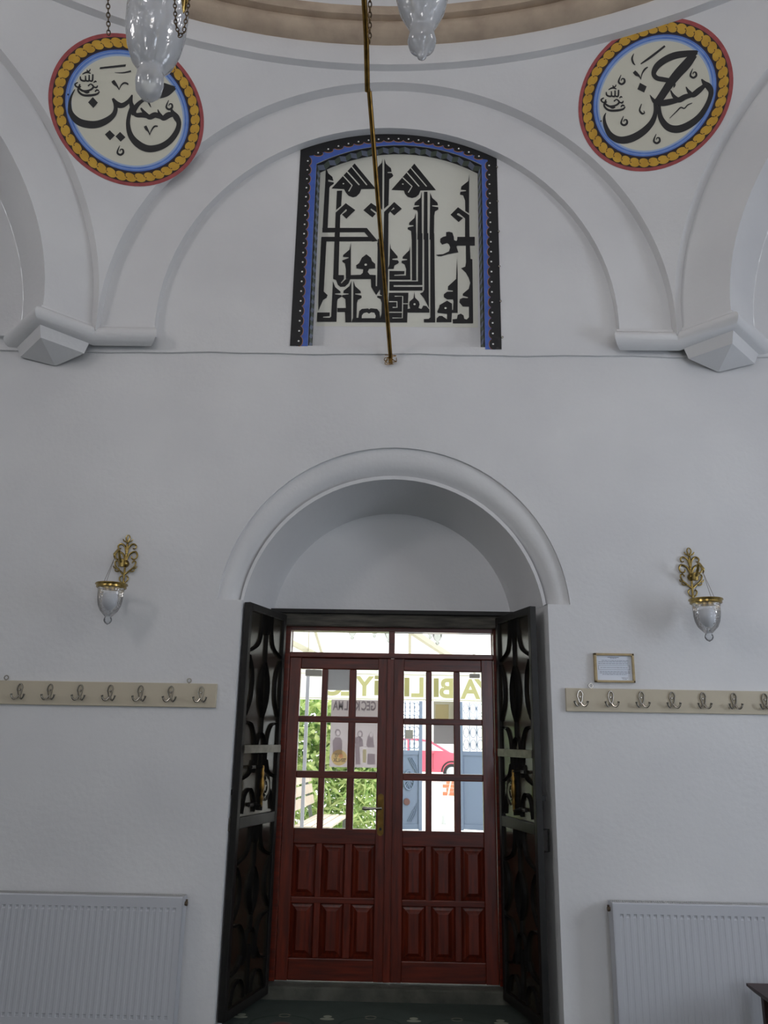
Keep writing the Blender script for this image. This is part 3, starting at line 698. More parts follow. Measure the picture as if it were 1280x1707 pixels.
def leaf(x0, x1, cols, handle_side):
    e = empty('door_leaf', (x0, YD, 0.08)); e.parent = door; e.matrix_parent_inverse = Matrix.Translation(-Vector(door.location))
    dz = -0.005 if x0 > -0.3 else 0.0
    rows = [(1.63+dz, 1.933+dz), (1.287+dz, 1.59+dz), (0.942+dz, 1.243+dz)]; prow = [(0.545+dz, 0.85+dz), (0.205+dz, 0.507+dz)]
    zb, zt = 0.082, 2.008
    def q(mb, nm, m, **k):
        o = mb.build(nm, m, None, **k); o.parent = e; o.matrix_parent_inverse = Matrix.Translation(-Vector((x0, YD, 0.08))); return o
    y0, y1 = YD, YD+0.045
    q(MB().box(x0, cols[0][0], y0, y1, zb, zt), 'stile', WOODR, bevel=0.003); q(MB().box(cols[-1][1], x1, y0, y1, zb, zt), 'stile', WOODR, bevel=0.003)
    for a, b in zip(cols, cols[1:]): q(MB().box(a[1], b[0], y0+0.003, y1-0.002, prow[-1][0], rows[0][1]), 'muntin', WOODR, bevel=0.006)
    zz = [(zb, prow[1][0]), (prow[1][1], prow[0][0]), (prow[0][1], rows[2][0]), (rows[2][1], rows[1][0]), (rows[1][1], rows[0][0]), (rows[0][1], zt)]
    for a, b in zz: q(MB().box(cols[0][0]-0.001, cols[-1][1]+0.001, y0+0.002, y1-0.001, a, b), 'rail', WOODH, bevel=0.006)
    for c in cols:
        for a, b in rows: q(MB().box(c[0]-0.003, c[1]+0.003, y0+0.022, y0+0.027, a-0.003, b+0.003), 'pane', PANE)
        for a, b in prow:
            m = MB(); i1, i2, i3 = 0.006, 0.022, 0.042
            def rect(i, y): return [(c[0]+i, y, a+i), (c[1]-i, y, a+i), (c[1]-i, y, b-i), (c[0]+i, y, b-i)]
            m.grid([rect(-0.002, y0+0.03), rect(i1, y0+0.026), rect(i2, y0+0.020), rect(i3, y0+0.004), rect(i3+0.004, y0+0.004)], True)
            k = len(m.v)-4; m.f.append((k, k+1, k+2, k+3))
            q(m, 'panel', WOODR)
    return e, q
colsL = [(-0.638, -0.495), (-0.455, -0.312), (-0.265, -0.120)]; colsR = [(0.050, 0.195), (0.234, 0.378), (0.420, 0.563)]
eL, qL = leaf(-0.711, -0.036, colsL, 1); eR, qR = leaf(-0.018, 0.641, colsR, -1)
cov = MB().box(-0.062, -0.016, YD-0.016, YD-0.001, 0.085, 2.005); qL(cov, 'cover_strip', WOODR, bevel=0.004)
# lever handle and long backplate on the left leaf
hx = -0.090; ps = MB(); zc_ = 1.03
ps.poly([[(hx+0.020*math.cos(t), (zc_+0.105 if math.sin(t) > 0 else zc_-0.105)+0.020*math.sin(t)) for t in np.linspace(0, 2*PI, 24)[:-1]]], front(YD-0.007), 0.007)
hp = qL(ps, 'backplate', DULLBRASS)
lv = MB(); lv.tube([(hx, YD-0.004, 1.07), (hx, YD-0.045, 1.07)], 0.009, 10)
lv.tube(cr([(hx+0.006, YD-0.047, 1.072), (hx-0.03, YD-0.049, 1.070), (hx-0.075, YD-0.052, 1.068), (hx-0.115, YD-0.05, 1.070)], 4), [0.011, 0.010, 0.008, 0.008, 0.007, 0.007, 0.007, 0.008, 0.009, 0.010, 0.011, 0.011, 0.010], 10)
lever = qL(lv, 'lever', STEEL, smooth=True)
kh = MB(); kh.lathe([(0.0, -0.003), (0.009, -0.003), (0.009, 0.002)], (hx, YD-0.007, 0.945), 12, 'y'); qL(kh, 'keyhole', BLACKP)

# ------------------------------------------------------------------ iron doors folded back against the reveals
def iron_leaf(n, hinge, free, sg, label):
    hx_, hy = hinge; w_ = math.hypot(free[0]-hx_, free[1]-hy); ang = math.atan2(free[1]-hy, free[0]-hx_)
    e = tag(empty('door_%d' % n, (hx_, hy, 0.0), ang), label, kind='structure')
    Z0, ZM, Z2 = 0.035, 1.02, 2.275
    q = lambda mb, nm, m, **k: mb.build(nm, m, e, **k)
    q(MB().box(0.012, w_-0.012, -0.004, 0.004, Z0+0.01, Z2-0.01), 'sheet', IRONSHEET)
    fr = [(0, 0.035, Z0, Z2), (w_-0.035, w_, Z0, Z2), (0.035, w_-0.035, Z0, Z0+0.05), (0.035, w_-0.035, Z2-0.045, Z2), (0.035, w_-0.035, ZM-0.03, ZM+0.03)]
    for a, b, c, d in fr: q(MB().box(a, b, -0.02, 0.02, c, d), 'frame_bar', IRON, bevel=0.003)
    def fn(u, v, d): return (0.035+u*(w_-0.07), sg*(0.004+d), v)
    def bars(zlo, zhi, lower):
        H = zhi-zlo; V = lambda v: zhi-v*H
        def rb(nm, pts, wd=0.012, sm=5, th_=0.014, m=IRON):
            k = w_-0.07; P_ = [((p[0])*k, V(p[1])) for p in (cr(pts, sm) if sm else pts)]
            mb = MB(); mb.ribbon(P_, wd, lambda u, v, d: (0.035+u, sg*(0.004+d), v), th_); q(mb, nm, m)
        for s in (0, 1):
            X = (lambda x: x) if s == 0 else (lambda x: 1-x)
            rb('scroll', [(X(0.36), 0.0), (X(0.35), 0.08), (X(0.27), 0.16), (X(0.03), 0.205)])
            rb('scroll', [(X(0.03), 0.225), (X(0.13), 0.29), (X(0.16), 0.37), (X(0.13), 0.45), (X(0.02), 0.52)])
            rb('scroll', [(X(0.5), 0.245), (X(0.40), 0.31), (X(0.365), 0.38), (X(0.40), 0.46), (X(0.5), 0.53)], 0.014)
            rb('scroll', [(X(0.5), 0.265), (X(0.455), 0.32), (X(0.44), 0.38), (X(0.455), 0.45), (X(0.5), 0.51)], 0.010)
            rb('scroll', [(X(0.03), 0.555), (X(0.2), 0.565), (X(0.30), 0.62), (X(0.335), 0.70), (X(0.34), 0.80)])
            rb('scroll', [(X(0.5), 0.605), (X(0.42), 0.63), (X(0.385), 0.68), (X(0.385), 0.78)], 0.014)
            rb('scroll', [(X(0.30), 0.74), (X(0.22), 0.80), (X(0.03), 0.825)])
            rb('scroll', [(X(0.40), 0.985), (X(0.38), 0.92), (X(0.28), 0.875), (X(0.14), 0.90), (X(0.08), 0.985)])
            rb('scroll', [(X(0.46), 0.0), (X(0.455), 0.06), (X(0.475), 0.095), (X(0.5), 0.10)], 0.014)
        rb('bar', [(0.5, 0.10), (0.5, 0.25)], 0.014, 0); rb('bar', [(0.5, 0.53), (0.5, 0.61)], 0.016, 0); rb('bar', [(0.5, 0.70), (0.5, 0.98)], 0.012, 0)
        return V
    bars(ZM+0.03, Z2-0.045, False); bars(Z0+0.05, ZM-0.03, True)
    zs = 1.40
    q(MB().box(0.01, w_-0.03, sg*0.018, sg*0.026, zs, zs+0.045), 'flat_strap', STRAP)
    # star and crescent medallion
    mc = (w_*0.34, 1.20); mb = MB()
    mb.ribbon([(mc[0]+0.052*math.cos(t), mc[1]+0.075*math.sin(t)) for t in np.linspace(0, 2*PI, 25)], 0.012, lambda u, v, d: (u, sg*(0.010+d), v), 0.012)
    cresc = [(mc[0]-0.004+0.036*math.cos(t), mc[1]+0.048*math.sin(t)) for t in np.linspace(0.7, 2*PI-0.7, 16)] + [(mc[0]+0.008+0.026*math.cos(t), mc[1]+0.036*math.sin(t)) for t in np.linspace(2*PI-0.9, 0.9, 14)]
    mb.poly([cresc], lambda u, v, d: (u, sg*(0.018+d), v), 0.004)
    st = []
    for i in range(10):
        r = 0.026 if i % 2 == 0 else 0.011; t = PI/2+i*PI/5; st.append((mc[0]+0.016+r*0.8*math.cos(t), mc[1]+r*1.2*math.sin(t)))
    mb.poly([st], lambda u, v, d: (u, sg*(0.018+d), v), 0.004); q(mb, 'medallion', STRAP)
    # turned pull handle on two brackets
    hu = w_*0.64; mb = MB()
    prof = [(0.006, -0.115), (0.009, -0.10), (0.007, -0.085), (0.014, -0.07), (0.008, -0.05), (0.013, -0.03), (0.016, 0.0), (0.013, 0.03), (0.008, 0.05), (0.014, 0.07), (0.007, 0.085), (0.009, 0.10), (0.006, 0.115)]
    mb.lathe(prof, (hu, sg*0.07, 1.215), 12)
    q(mb, 'pull_handle', DULLBRASS, smooth='all')
    for dz in (-0.105, 0.105):
        mb = MB(); mb.tube([(hu, sg*0.005, 1.215+dz), (hu, sg*0.075, 1.215+dz)], 0.009, 8); mb.tube([(hu-0.03, sg*0.02, 1.215+dz), (hu+0.06, sg*0.02, 1.215+dz)], 0.011, 8); q(mb, 'handle_bracket', IRON)
    # latch and grip on the free edge, on the wall side
    mb = MB(); mb.tube([(w_-0.02, -sg*0.02, 0.905), (w_-0.02, -sg*0.06, 0.905), (w_-0.02, -sg*0.06, 1.02), (w_-0.02, -sg*0.02, 1.02)], 0.006, 8) if sg < 0 else mb.box(w_-0.03, w_+0.004, -0.045, -0.02, 0.98, 1.05)
    q(mb, 'grip' if sg < 0 else 'latch', IRON if sg < 0 else STRAP)
    q(MB().box(w_-0.035, w_-0.005, -sg*0.045, -sg*0.02, 1.17, 1.20), 'catch', IRON)
iron_leaf(2, (-0.752, 5.285), (-0.905, 4.765), 1, 'black wrought iron door leaf folded back on the left of the niche')
iron_leaf(3, (0.668, 5.285), (0.812, 4.765), -1, 'black wrought iron door leaf folded back on the right of the niche')
# ------------------------------------------------------------------ coat rails
RAIL = mat('beige_painted_board', rgb(196, 186, 164), 0.55, bump=0.03, bscale=30)
def coat_rail(x0, x1, zb, zt, hooks, eyes, label):
    e = tag(empty('coat_rail', ((x0+x1)/2, YW-0.02, zb)), label, 'coat rack', 'coat rails on the entrance wall')
    deck(MB().box(x0, x1, YW-0.020, YW, zb, zt), 'board', RAIL, e, bevel=0.003)
    for x, z in hooks:
        mb = MB(); y = YW-0.020
        pl = [(x+0.016*math.cos(t)*(1.0 if math.sin(t) > 0 else 0.75), z+0.012+0.034*math.sin(t)) for t in np.linspace(0, 2*PI, 17)]
        mb.ribbon(pl, 0.007, front(y-0.006), 0.006)
        mb.tube([(p[0], y-0.006, p[1]) for p in pl[:-1]], 0.0035, 6, closed=True)
        sw_ = MB(); sw_.lathe([(0.0, -0.010), (0.006, -0.009), (0.007, -0.002), (0.004, 0.0)], (x, y, z+0.012), 8, 'y')
        for s in (-1, 1):
            pts = cr([(x+s*0.004, y-0.003, z-0.020), (x+s*0.012, y-0.012, z-0.036), (x+s*0.024, y-0.020, z-0.040), (x+s*0.034, y-0.024, z-0.028), (x+s*0.038, y-0.025, z-0.012)], 4)
            mb.tube(pts, [0.0055]*(len(pts)-3)+[0.006, 0.0075, 0.006], 8)
        hk_ = deck(mb, 'hook', STEEL, e, smooth=True); sw_.build('screw', STEEL, hk_, smooth=True)
    for x in eyes:
        mb = MB(); torus(mb, (x, YW-0.014, zt+0.016), 0.012, 0.0032, (0, 1, 0)); mb.tube([(x, YW-0.012, zt+0.004), (x, YW-0.012, zt-0.008)], 0.003, 6); deck(mb, 'screw_eye', STEEL, e, smooth=True)
coat_rail(-3.6, -1.046, 1.650, 1.786, [(-1.136-i*0.177, 1.722) for i in range(7)], (-1.213, -2.293), 'beige coat rail with steel hooks left of the door, above the left radiator')
coat_rail(0.980, 3.5, 1.664, 1.795, [(1.061+i*0.176, 1.735) for i in range(8)], (1.128, 2.45), 'beige coat rail with steel hooks right of the door, under the framed sheet')

# ------------------------------------------------------------------ framed sheet
e = tag(empty('framed_certificate', (1.27, YW, 1.835)), 'small framed printed sheet on the wall above the right coat rail', 'picture frame')
TANW = mat('tan_wood_frame', rgb(190, 170, 128), 0.5, var=rgb(164, 142, 102), scale=20)
for a, b, c, d in ((1.153, 1.385, 1.985, 1.998), (1.153, 1.385, 1.831, 1.843), (1.153, 1.167, 1.831, 1.998), (1.373, 1.385, 1.831, 1.998)):
    deck(MB().box(a, b, YW-0.026, YW, c, d), 'frame_strip', TANW, e, bevel=0.002)
deck(MB().box(1.160, 1.378, YW-0.010, YW-0.004, 1.838, 1.992), 'sheet', mat('bluish_paper', rgb(226, 232, 242), 0.7), e)
tx = MB(); random.seed(3)
GREY = mat('grey_print', rgb(120, 126, 140), 0.8)
def line(x0, x1, z, h=0.0022):
    x = x0
    while x < x1:
        l = random.uniform(0.006, 0.02); tx.box(x, min(x+l, x1), YW-0.0112, YW-0.0100, z, z+h); x += l+0.003
tx.box(1.235, 1.30, YW-0.0112, YW-0.01, 1.974, 1.977); line(1.25, 1.285, 1.969)
for z in (1.956, 1.948, 1.938): line(1.18+0.02*(z > 1.95), 1.355, z)
for z in (1.928, 1.904): tx.box(1.178, 1.36, YW-0.0112, YW-0.01, z, z+0.0012)
for x in (1.178, 1.36): tx.box(x-0.0006, x+0.0006, YW-0.0112, YW-0.01, 1.904, 1.929)
line(1.19, 1.35, 1.915); line(1.185, 1.36, 1.892); line(1.185, 1.36, 1.884); line(1.20, 1.34, 1.876); line(1.31, 1.345, 1.857); line(1.315, 1.34, 1.850)
deck(tx, 'print', GREY, e)
random.seed(7)

# ------------------------------------------------------------------ wall sconces: brass scroll plate, arm, chains and glass cup
CUPG = glass_mat('cut_glass', (0.96, 0.97, 0.98, 1), 1.2, 0.14, (0.75, 0.76, 0.78, 1), 0.25, 55, 0.08)
CUPG2 = glass_mat('crackle_glass', (0.97, 0.975, 0.985, 1), 0.9, 0.32, (0.92, 0.94, 0.98, 1), 0.10, 52, 0.08)
def sconce(bx, bz, tip, rim_z, bot_z, rr, label):
    e = tag(empty('wall_sconce', (bx, YW, bz)), label, 'wall lamp', 'brass wall lamps beside the door')
    y = YW-0.006; mb = MB()
    def sc_(pts, w0, w1, ys=0.0):
        q = cr(pts, 5); n_ = len(q); mb.tube([(bx+p[0], y-0.004-ys, bz+p[1]) for p in q], [w0+(w1-w0)*i/(n_-1) for i in range(n_)], 6)
    for s in (-1, 1):
        sc_([(0, -0.02), (s*0.02, 0.03), (s*0.055, 0.045), (s*0.068, 0.02), (s*0.055, -0.002), (s*0.035, 0.004), (s*0.036, 0.018)], 0.007, 0.004)
        sc_([(0, 0.03), (s*0.012, 0.075), (s*0.036, 0.094), (s*0.055, 0.082), (s*0.050, 0.064), (s*0.036, 0.066)], 0.007, 0.004)
        sc_([(0, -0.10), (s*0.028, -0.075), (s*0.055, -0.05), (s*0.064, -0.022), (s*0.050, -0.012), (s*0.040, -0.026)], 0.006, 0.004)
        sc_([(s*0.052, -0.06), (s*0.066, -0.056), (s*0.072, -0.044)], 0.005, 0.003); sc_([(s*0.036, -0.078), (s*0.054, -0.076), (s*0.060, -0.066)], 0.005, 0.003)
        sc_([(s*0.002, -0.150), (s*0.020, -0.138), (s*0.026, -0.118), (s*0.014, -0.104)], 0.004, 0.005)
        sc_([(0, 0.105), (s*0.022, 0.112), (s*0.030, 0.125)], 0.005, 0.003); sc_([(0, 0.10), (s*0.012, 0.13), (s*0.006, 0.147), (0, 0.150)], 0.005, 0.003)
    sc_([(0, -0.165), (0, -0.10), (0, 0.0), (0, 0.10)], 0.006, 0.007)
    mb.lathe([(0.0, -0.03), (0.012, -0.028), (0.016, -0.02), (0.022, -0.012), (0.024, 0.0), (0.02, 0.006)], (bx, y, bz-0.03), 14, 'y')
    deck(mb, 'back_plate', BRASS, e, smooth='all')
    arm = MB(); tx_, ty, tz = tip
    arm.tube(cr([(bx, y-0.01, bz-0.03), (bx, y-0.06, bz-0.045), (bx+(tx_-bx)*0.5, y-0.10, bz-0.01), (bx+(tx_-bx)*0.7, y-0.12, bz+0.03), (tx_, ty+0.01, tz+0.035), (tx_, ty-0.012, tz+0.015), (tx_, ty, tz)], 5), [0.008]*25+[0.005]*6, 8)
    arm.lathe([(0.0, -0.028), (0.016, -0.026), (0.018, -0.01), (0.018, 0.016), (0.012, 0.022), (0.0, 0.022)], (bx+(tx_-bx)*0.25, y-0.065, bz-0.035), 12)
    deck(arm, 'arm', BRASS, e, smooth=True)
    def subp(mb_, nm_, m_, par_, **k_):
        o_ = mb_.build(nm_, m_, None, **k_); o_.parent = par_; return o_
    rimm = MB(); rimm.lathe([(rr-0.008, 0.012), (rr+0.004, 0.014), (rr+0.006, 0.008), (rr-0.002, 0.002), (rr-0.001, -0.010), (rr-0.009, -0.014), (rr-0.009, 0.010)], (tx_, ty, rim_z), 28); rim_o = deck(rimm, 'rim', BRASS, e, smooth=True)
    for k in range(3):
        a = 0.5+2*PI*k/3; ch = MB(); ch.tube([(tx_, ty, tz), (tx_+(rr-0.004)*math.cos(a), ty+(rr-0.004)*math.sin(a), rim_z+0.012)], 0.0012, 5); subp(ch, 'chain', DARKCHAIN, rim_o)
    hh = rim_z-bot_z
    cup = MB(); prof = [(rr-0.010, 0.0), (rr-0.014, -0.04), (rr-0.016, -0.36*hh), (rr-0.022, -0.5*hh), (rr-0.036, -0.64*hh), (rr*0.30, -0.76*hh), (rr*0.2, -0.80*hh), (rr*0.26, -0.85*hh), (rr*0.27, -0.90*hh), (rr*0.18, -0.96*hh), (0.001, -hh)]
    cup.lathe([(a, b) for a, b in prof], (tx_, ty, rim_z), 28); cup_o = deck(cup, 'glass_cup', CUPG, e, smooth='all')
    bowl = MB(); bowl.lathe([(rr*0.42, -0.2*hh), (rr*0.5, -0.35*hh), (rr*0.45, -0.5*hh), (rr*0.2, -0.62*hh), (0.001, -0.64*hh)], (tx_, ty, rim_z), 18); subp(bowl, 'bulb', mat('frosted_bulb', rgb(214, 214, 216), 0.3), cup_o, smooth='all')
sconce(-1.664, 2.525, (-1.673, 4.575, 2.495), 2.325, 2.10, 0.087, 'brass scroll wall lamp with a hanging glass cup, left of the door')
sconce(1.765, 2.490, (1.774, 4.575, 2.455), 2.285, 2.055, 0.090, 'brass scroll wall lamp with a hanging glass cup, right of the door')

# ------------------------------------------------------------------ panel radiators
RADM = mat('radiator_enamel', rgb(196, 198, 203), 0.45); SLOT = mat('radiator_grille_grey', rgb(190, 190, 188), 0.5)
VALVE = mat('valve_bronze', rgb(110, 96, 80), 0.4, 0.8)
def radiator(x0, x1, zt, label, vside):
    e = tag(empty('radiator', ((x0+x1)/2, 4.68, 0.03)), label, 'radiator', 'panel radiators on the entrance wall')
    zb = 0.03; yf, yb = 4.640, 4.725; pitch = 0.0352
    xs = []; n = int((x1-x0-0.03)/pitch); xm = (x0+x1-n*pitch)/2
    prof = [(x0, 0), (xm, 0)]
    for i in range(n): prof += [(xm+i*pitch+0.008, 0), (xm+i*pitch+0.012, 1), (xm+i*pitch+0.024, 1), (xm+i*pitch+0.028, 0)]
    prof += [(x1, 0)]
    g = 0.006
    rows = []
    for z, k in ((zb, 0), (zb+0.05, 0), (zb+0.052, 1), (zb+0.064, 1), (zb+0.070, 0.2), (zt-0.074, 0.2), (zt-0.066, 1), (zt-0.057, 1), (zt-0.054, 0), (zt-0.006, 0)):
        rows.append([(x, yf+g*d*k, z) for x, d in prof])
    rows.append([(x, yf+0.006, zt) for x, d in prof]); rows.append([(x, yf+0.012, zt-0.004) for x, d in prof])
    deck(MB().grid(rows), 'front_panel', RADM, e)
    deck(MB().box(x0, x1, yf+0.016, yb, zb+0.02, zt-0.03), 'body', RADM, e)
    for s, x in ((0, x0), (1, x1)):
        a, b = (x-0.003, x+0.001) if s == 0 else (x-0.001, x+0.003)
        deck(MB().box(a, b, yf+0.004, yb, zb+0.01, zt-0.002), 'side_cover', RADM, e)
    gr = MB()
    for i in range(int((x1-x0-0.02)/0.011)):
        x = x0+0.012+i*0.011
        gr.add([(x, yf+0.014, zt-0.003), (x+0.005, yf+0.014, zt-0.003), (x+0.013, yb-0.006, zt-0.003), (x+0.008, yb-0.006, zt-0.003)], [(0, 1, 2, 3)])
    gr.box(x0, x1, yf+0.009, yf+0.016, zt-0.006, zt); gr.box(x0, x1, yb-0.008, yb, zt-0.006, zt)
    o = deck(gr, 'top_grille', SLOT, e)
    deck(MB().box(x0+0.005, x1-0.005, yf+0.02, yb-0.002, zt-0.032, zt-0.029), 'slot_shade_sheet', mat('slot_shade_dark', rgb(60, 60, 60), 0.8), e)  # added dark sheet below the slats, paints the shade in the slots
    vx = x1+0.012 if vside > 0 else x0-0.012
    v = MB(); v.tube([(vx-vside*0.014, 4.69, zt-0.04), (vx+vside*0.006, 4.69, zt-0.04)], 0.011, 10); v.tube([(vx, 4.69, zt-0.052), (vx, 4.69, zt-0.02)], 0.006, 8)
    deck(v, 'bleed_valve', VALVE, e, smooth=True)
radiator(-2.9, -1.128, 0.662, 'white ribbed panel radiator left of the door under the left coat rail', 1)
radiator(1.160, 2.9, 0.680, 'white ribbed panel radiator right of the door under the right coat rail', -1)

# ------------------------------------------------------------------ low dark wooden stool at the right edge
q0 = at(1261, 1651, 4.36)
WOODD = mat('dark_brown_wood', rgb(64, 40, 34), 0.45, var=rgb(44, 28, 24), scale=8, stretch=(1, 8, 8))
sx, sy, sz = q0[0], 4.36, q0[2]
e = tag(empty('low_stool', (sx+0.2, sy, 0)), 'low dark brown wooden stool in front of the right radiator', 'stool')
mb = MB(); T = [(sx, sy-0.16), (sx+0.42, sy-0.16), (sx+0.42, sy+0.12), (sx, sy+0.12)]
ins = lambda k: [(sx+k, sy-0.16+k), (sx+0.42-k, sy-0.16+k), (sx+0.42-k, sy+0.12-k), (sx+k, sy+0.12-k)]
mb.grid([[(x, y, z) for x, y in ins(k)] for k, z in ((0.0, sz), (0.0, sz-0.012), (0.03, sz-0.038))], True); n_ = len(mb.v); mb.f += [(0, 1, 2, 3), (n_-1, n_-2, n_-3, n_-4)]
deck(mb, 'seat', WOODD, e)
for dx in (0.05, 0.33):
    for dy in (-0.11, 0.05): deck(MB().box(sx+dx, sx+dx+0.04, sy+dy, sy+dy+0.035, 0, sz-0.03), 'leg', WOODD, e, bevel=0.004)

# ------------------------------------------------------------------ chandelier: brass ring with hanging glass cups (only its front edge dips into view)
ch = tag(empty('chandelier', (XC, YC, 3.2)), 'brass ring chandelier with hanging crackle glass lamps overhead', 'chandelier')
def glass_lamp(x, y, z_top, z_bot, r, round_knob):
    h = z_top-z_bot; mb = MB()
    if round_knob:
        prof = [(r*0.80, 0), (r*0.96, -0.12*h), (r, -0.28*h), (r*0.97, -0.45*h), (r*0.86, -0.58*h), (r*0.68, -0.69*h), (r*0.44, -0.755*h), (r*0.36, -0.77*h), (r*0.42, -0.80*h), (r*0.45, -0.87*h), (r*0.40, -0.94*h), (r*0.24, -0.985*h), (0.001, -h)]
    else:
        prof = [(r*0.80, 0), (r*0.96, -0.12*h), (r, -0.28*h), (r*0.96, -0.42*h), (r*0.84, -0.54*h), (r*0.62, -0.64*h), (r*0.48, -0.70*h), (r*0.44, -0.76*h), (r*0.52, -0.83*h), (r*0.46, -0.88*h), (r*0.2, -0.93*h), (r*0.16, -0.97*h), (0.001, -h)]
    mb.lathe(prof, (x, y, z_top), 36); o = deck(mb, 'glass_cup', CUPG2, ch, smooth='all')
    inn = MB(); inn.lathe([(a*0.9, b*0.9) for a, b in prof[:6]]+[(0.001, -0.64*h)], (x, y, z_top), 28)
    under(inn.build('glass_liner', CUPG2, None, smooth='all'), ch)
    rm = MB(); rm.lathe([(r*0.76, 0.012), (r*0.86, 0.014), (r*0.88, 0.004), (r*0.82, -0.008), (r*0.76, -0.006)], (x, y, z_top), 28); deck(rm, 'cup_rim', BRASS, ch, smooth=True)
    return (x, y, z_top)
g1 = CAM+ray(246, 165)*1.56; g2 = CAM+ray(703, 101)*1.70
RINGZ = 3.32
lamps = [glass_lamp(g1[0], g1[1], g1[2]+0.30, g1[2], 0.061, True), glass_lamp(g2[0], g2[1], g2[2]+0.30, g2[2], 0.060, False)]
Rr_ = 1.27
rg = MB(); rg.tube([(XC+Rr_*math.cos(t), YC+Rr_*math.sin(t), RINGZ) for t in np.linspace(0, 2*PI, 73)[:-1]], 0.022, 10, closed=True); deck(rg, 'ring', BRASS, ch, smooth='all')
rg = MB(); rg.tube([(XC+0.5*math.cos(t), YC+0.5*math.sin(t), RINGZ+0.45) for t in np.linspace(0, 2*PI, 49)[:-1]], 0.018, 10, closed=True); deck(rg, 'upper_ring', BRASS, ch, smooth='all')
hub = MB(); hub.lathe([(0.0, 2.2), (0.05, 2.25), (0.11, 2.4), (0.06, 2.55), (0.03, 2.6), (0.03, 3.3), (0.012, 3.4), (0.010, 6.7)], (XC, YC, RINGZ-1.7), 20); deck(hub, 'stem', BRASS, ch, smooth=True)
for k in range(8):
    a = 2*PI*(k+0.5)/8; c_, s_ = math.cos(a), math.sin(a)
    sp = MB(); sp.tube(cr([(XC+Rr_*c_, YC+Rr_*s_, RINGZ), (XC+0.9*c_, YC+0.9*s_, RINGZ+0.28), (XC+0.5*c_, YC+0.5*s_, RINGZ+0.45), (XC, YC, RINGZ+0.85)], 5), 0.012, 8); deck(sp, 'arm', BRASS, ch, smooth='all')
for (x, y, z) in lamps:
    a = math.atan2(y-YC, x-XC); tp = (XC+Rr_*math.cos(a), YC+Rr_*math.sin(a), RINGZ)
    for k in range(3):
        t = 2*PI*k/3+0.4; c_ = MB(); chain(c_, [(x+0.05*math.cos(t), y+0.05*math.sin(t), z), tp], 0.018, 0.0018); deck(c_, 'chain', DARKCHAIN, ch)
def hang(pts, link=0.0105):
    c_ = MB(); chain(c_, pts, link, 0.0011); deck(c_, 'loose_chain', DARKCHAIN, ch)
dd = 1.5
P3 = lambda x, y, d: tuple(CAM+ray(x, y)*d)
top1 = P3(176, -60, dd); hang([(top1[0], top1[1], RINGZ-0.0), top1, P3(180, 0, dd), P3(181, 58, dd)])
V1 = [P3(291, -60, dd), P3(291, 0, dd), P3(293, 40, dd), P3(299, 60, dd), P3(306, 55, dd), P3(312, 20, dd), P3(318, -20, dd), P3(322, -70, dd)]
hang([(V1[0][0], V1[0][1], RINGZ)]+V1+[(V1[-1][0], V1[-1][1], RINGZ)], 0.0095)
tp = P3(306, 22, dd); c_ = MB(); c_.lathe([(0.001, 0), (0.004, 0.01), (0.007, 0.03), (0.008, 0.05), (0.005, 0.08), (0.004, RINGZ-tp[2])], tp, 12); deck(c_, 'finial', BRASS, ch, smooth='all')

# ------------------------------------------------------------------ brass stay rod from the wall to the chandelier stem
p0 = at(651, 597, 4.728); p1 = CAM+ray(615.5, 152)*4.25; p1b = CAM+ray(615, 158)*4.22; 
dirn = (CAM+ray(607, 0)*3.9)-p1; p2 = p1+dirn*((YC+0.02-p1[1])/dirn[1])
rod = tag(empty('stay_rod', tuple(p0)), 'long thin brass stay rod running from the wall up past the painted panel', 'rod')
m1 = MB(); m1.tube([p0, p1], [0.0135, 0.0135], 10); deck(m1, 'lower_rod', DULLBRASS, rod, smooth=True)
m2 = MB(); m2.tube([p1+(p1-p0)*0.0+np.array([-0.01, 0, 0.0]), p1+dirn*0.6, p2], 0.0145, 10); deck(m2, 'upper_rod', DULLBRASS, rod, smooth=True)
j = MB(); j.tube([p1-(p1-p0)*0.03, p1+dirn*0.03], 0.007, 8); deck(j, 'joint', DULLBRASS, rod)
c_ = MB(); k0 = CAM+ray(616, 72)*4.0; k1 = CAM+ray(617, -40)*3.85; chain(c_, [k0, k1, k1+np.array([0, 0, 0.4])], 0.028, 0.003); deck(c_, 'chain', DARKCHAIN, rod)
w_ = MB(); random.seed(5)
for k in range(7):
    w_.tube(cr([p0+np.array([0, -0.005, 0.0])]+[p0+np.array([random.uniform(-0.04, 0.04), -0.012+random.uniform(-0.01, 0.01), random.uniform(-0.045, 0.02)]) for _ in range(3)], 4), 0.0025, 5)
w_.box(p0[0]-0.012, p0[0]+0.012, p0[1]-0.01, YW-0.001, p0[2]-0.03, p0[2]-0.005)
deck(w_, 'wire_fixing', DULLBRASS, rod)
# ------------------------------------------------------------------ outside the door
YE = 5.70
GROUND = mat('pale_concrete', rgb(214, 210, 202), 0.9, var=rgb(198, 194, 186), scale=2, bump=0.1)
tag(MB().box(-30, 30, YE+0.002, 90, -0.2, -0.02).build('ground', GROUND), 'pale concrete forecourt', kind='structure')
FABRIC = paper_mat('white_canopy_fabric', rgb(248, 248, 247), 0.6)
BEAM = mat('canopy_beam_paint', rgb(214, 210, 190), 0.6)
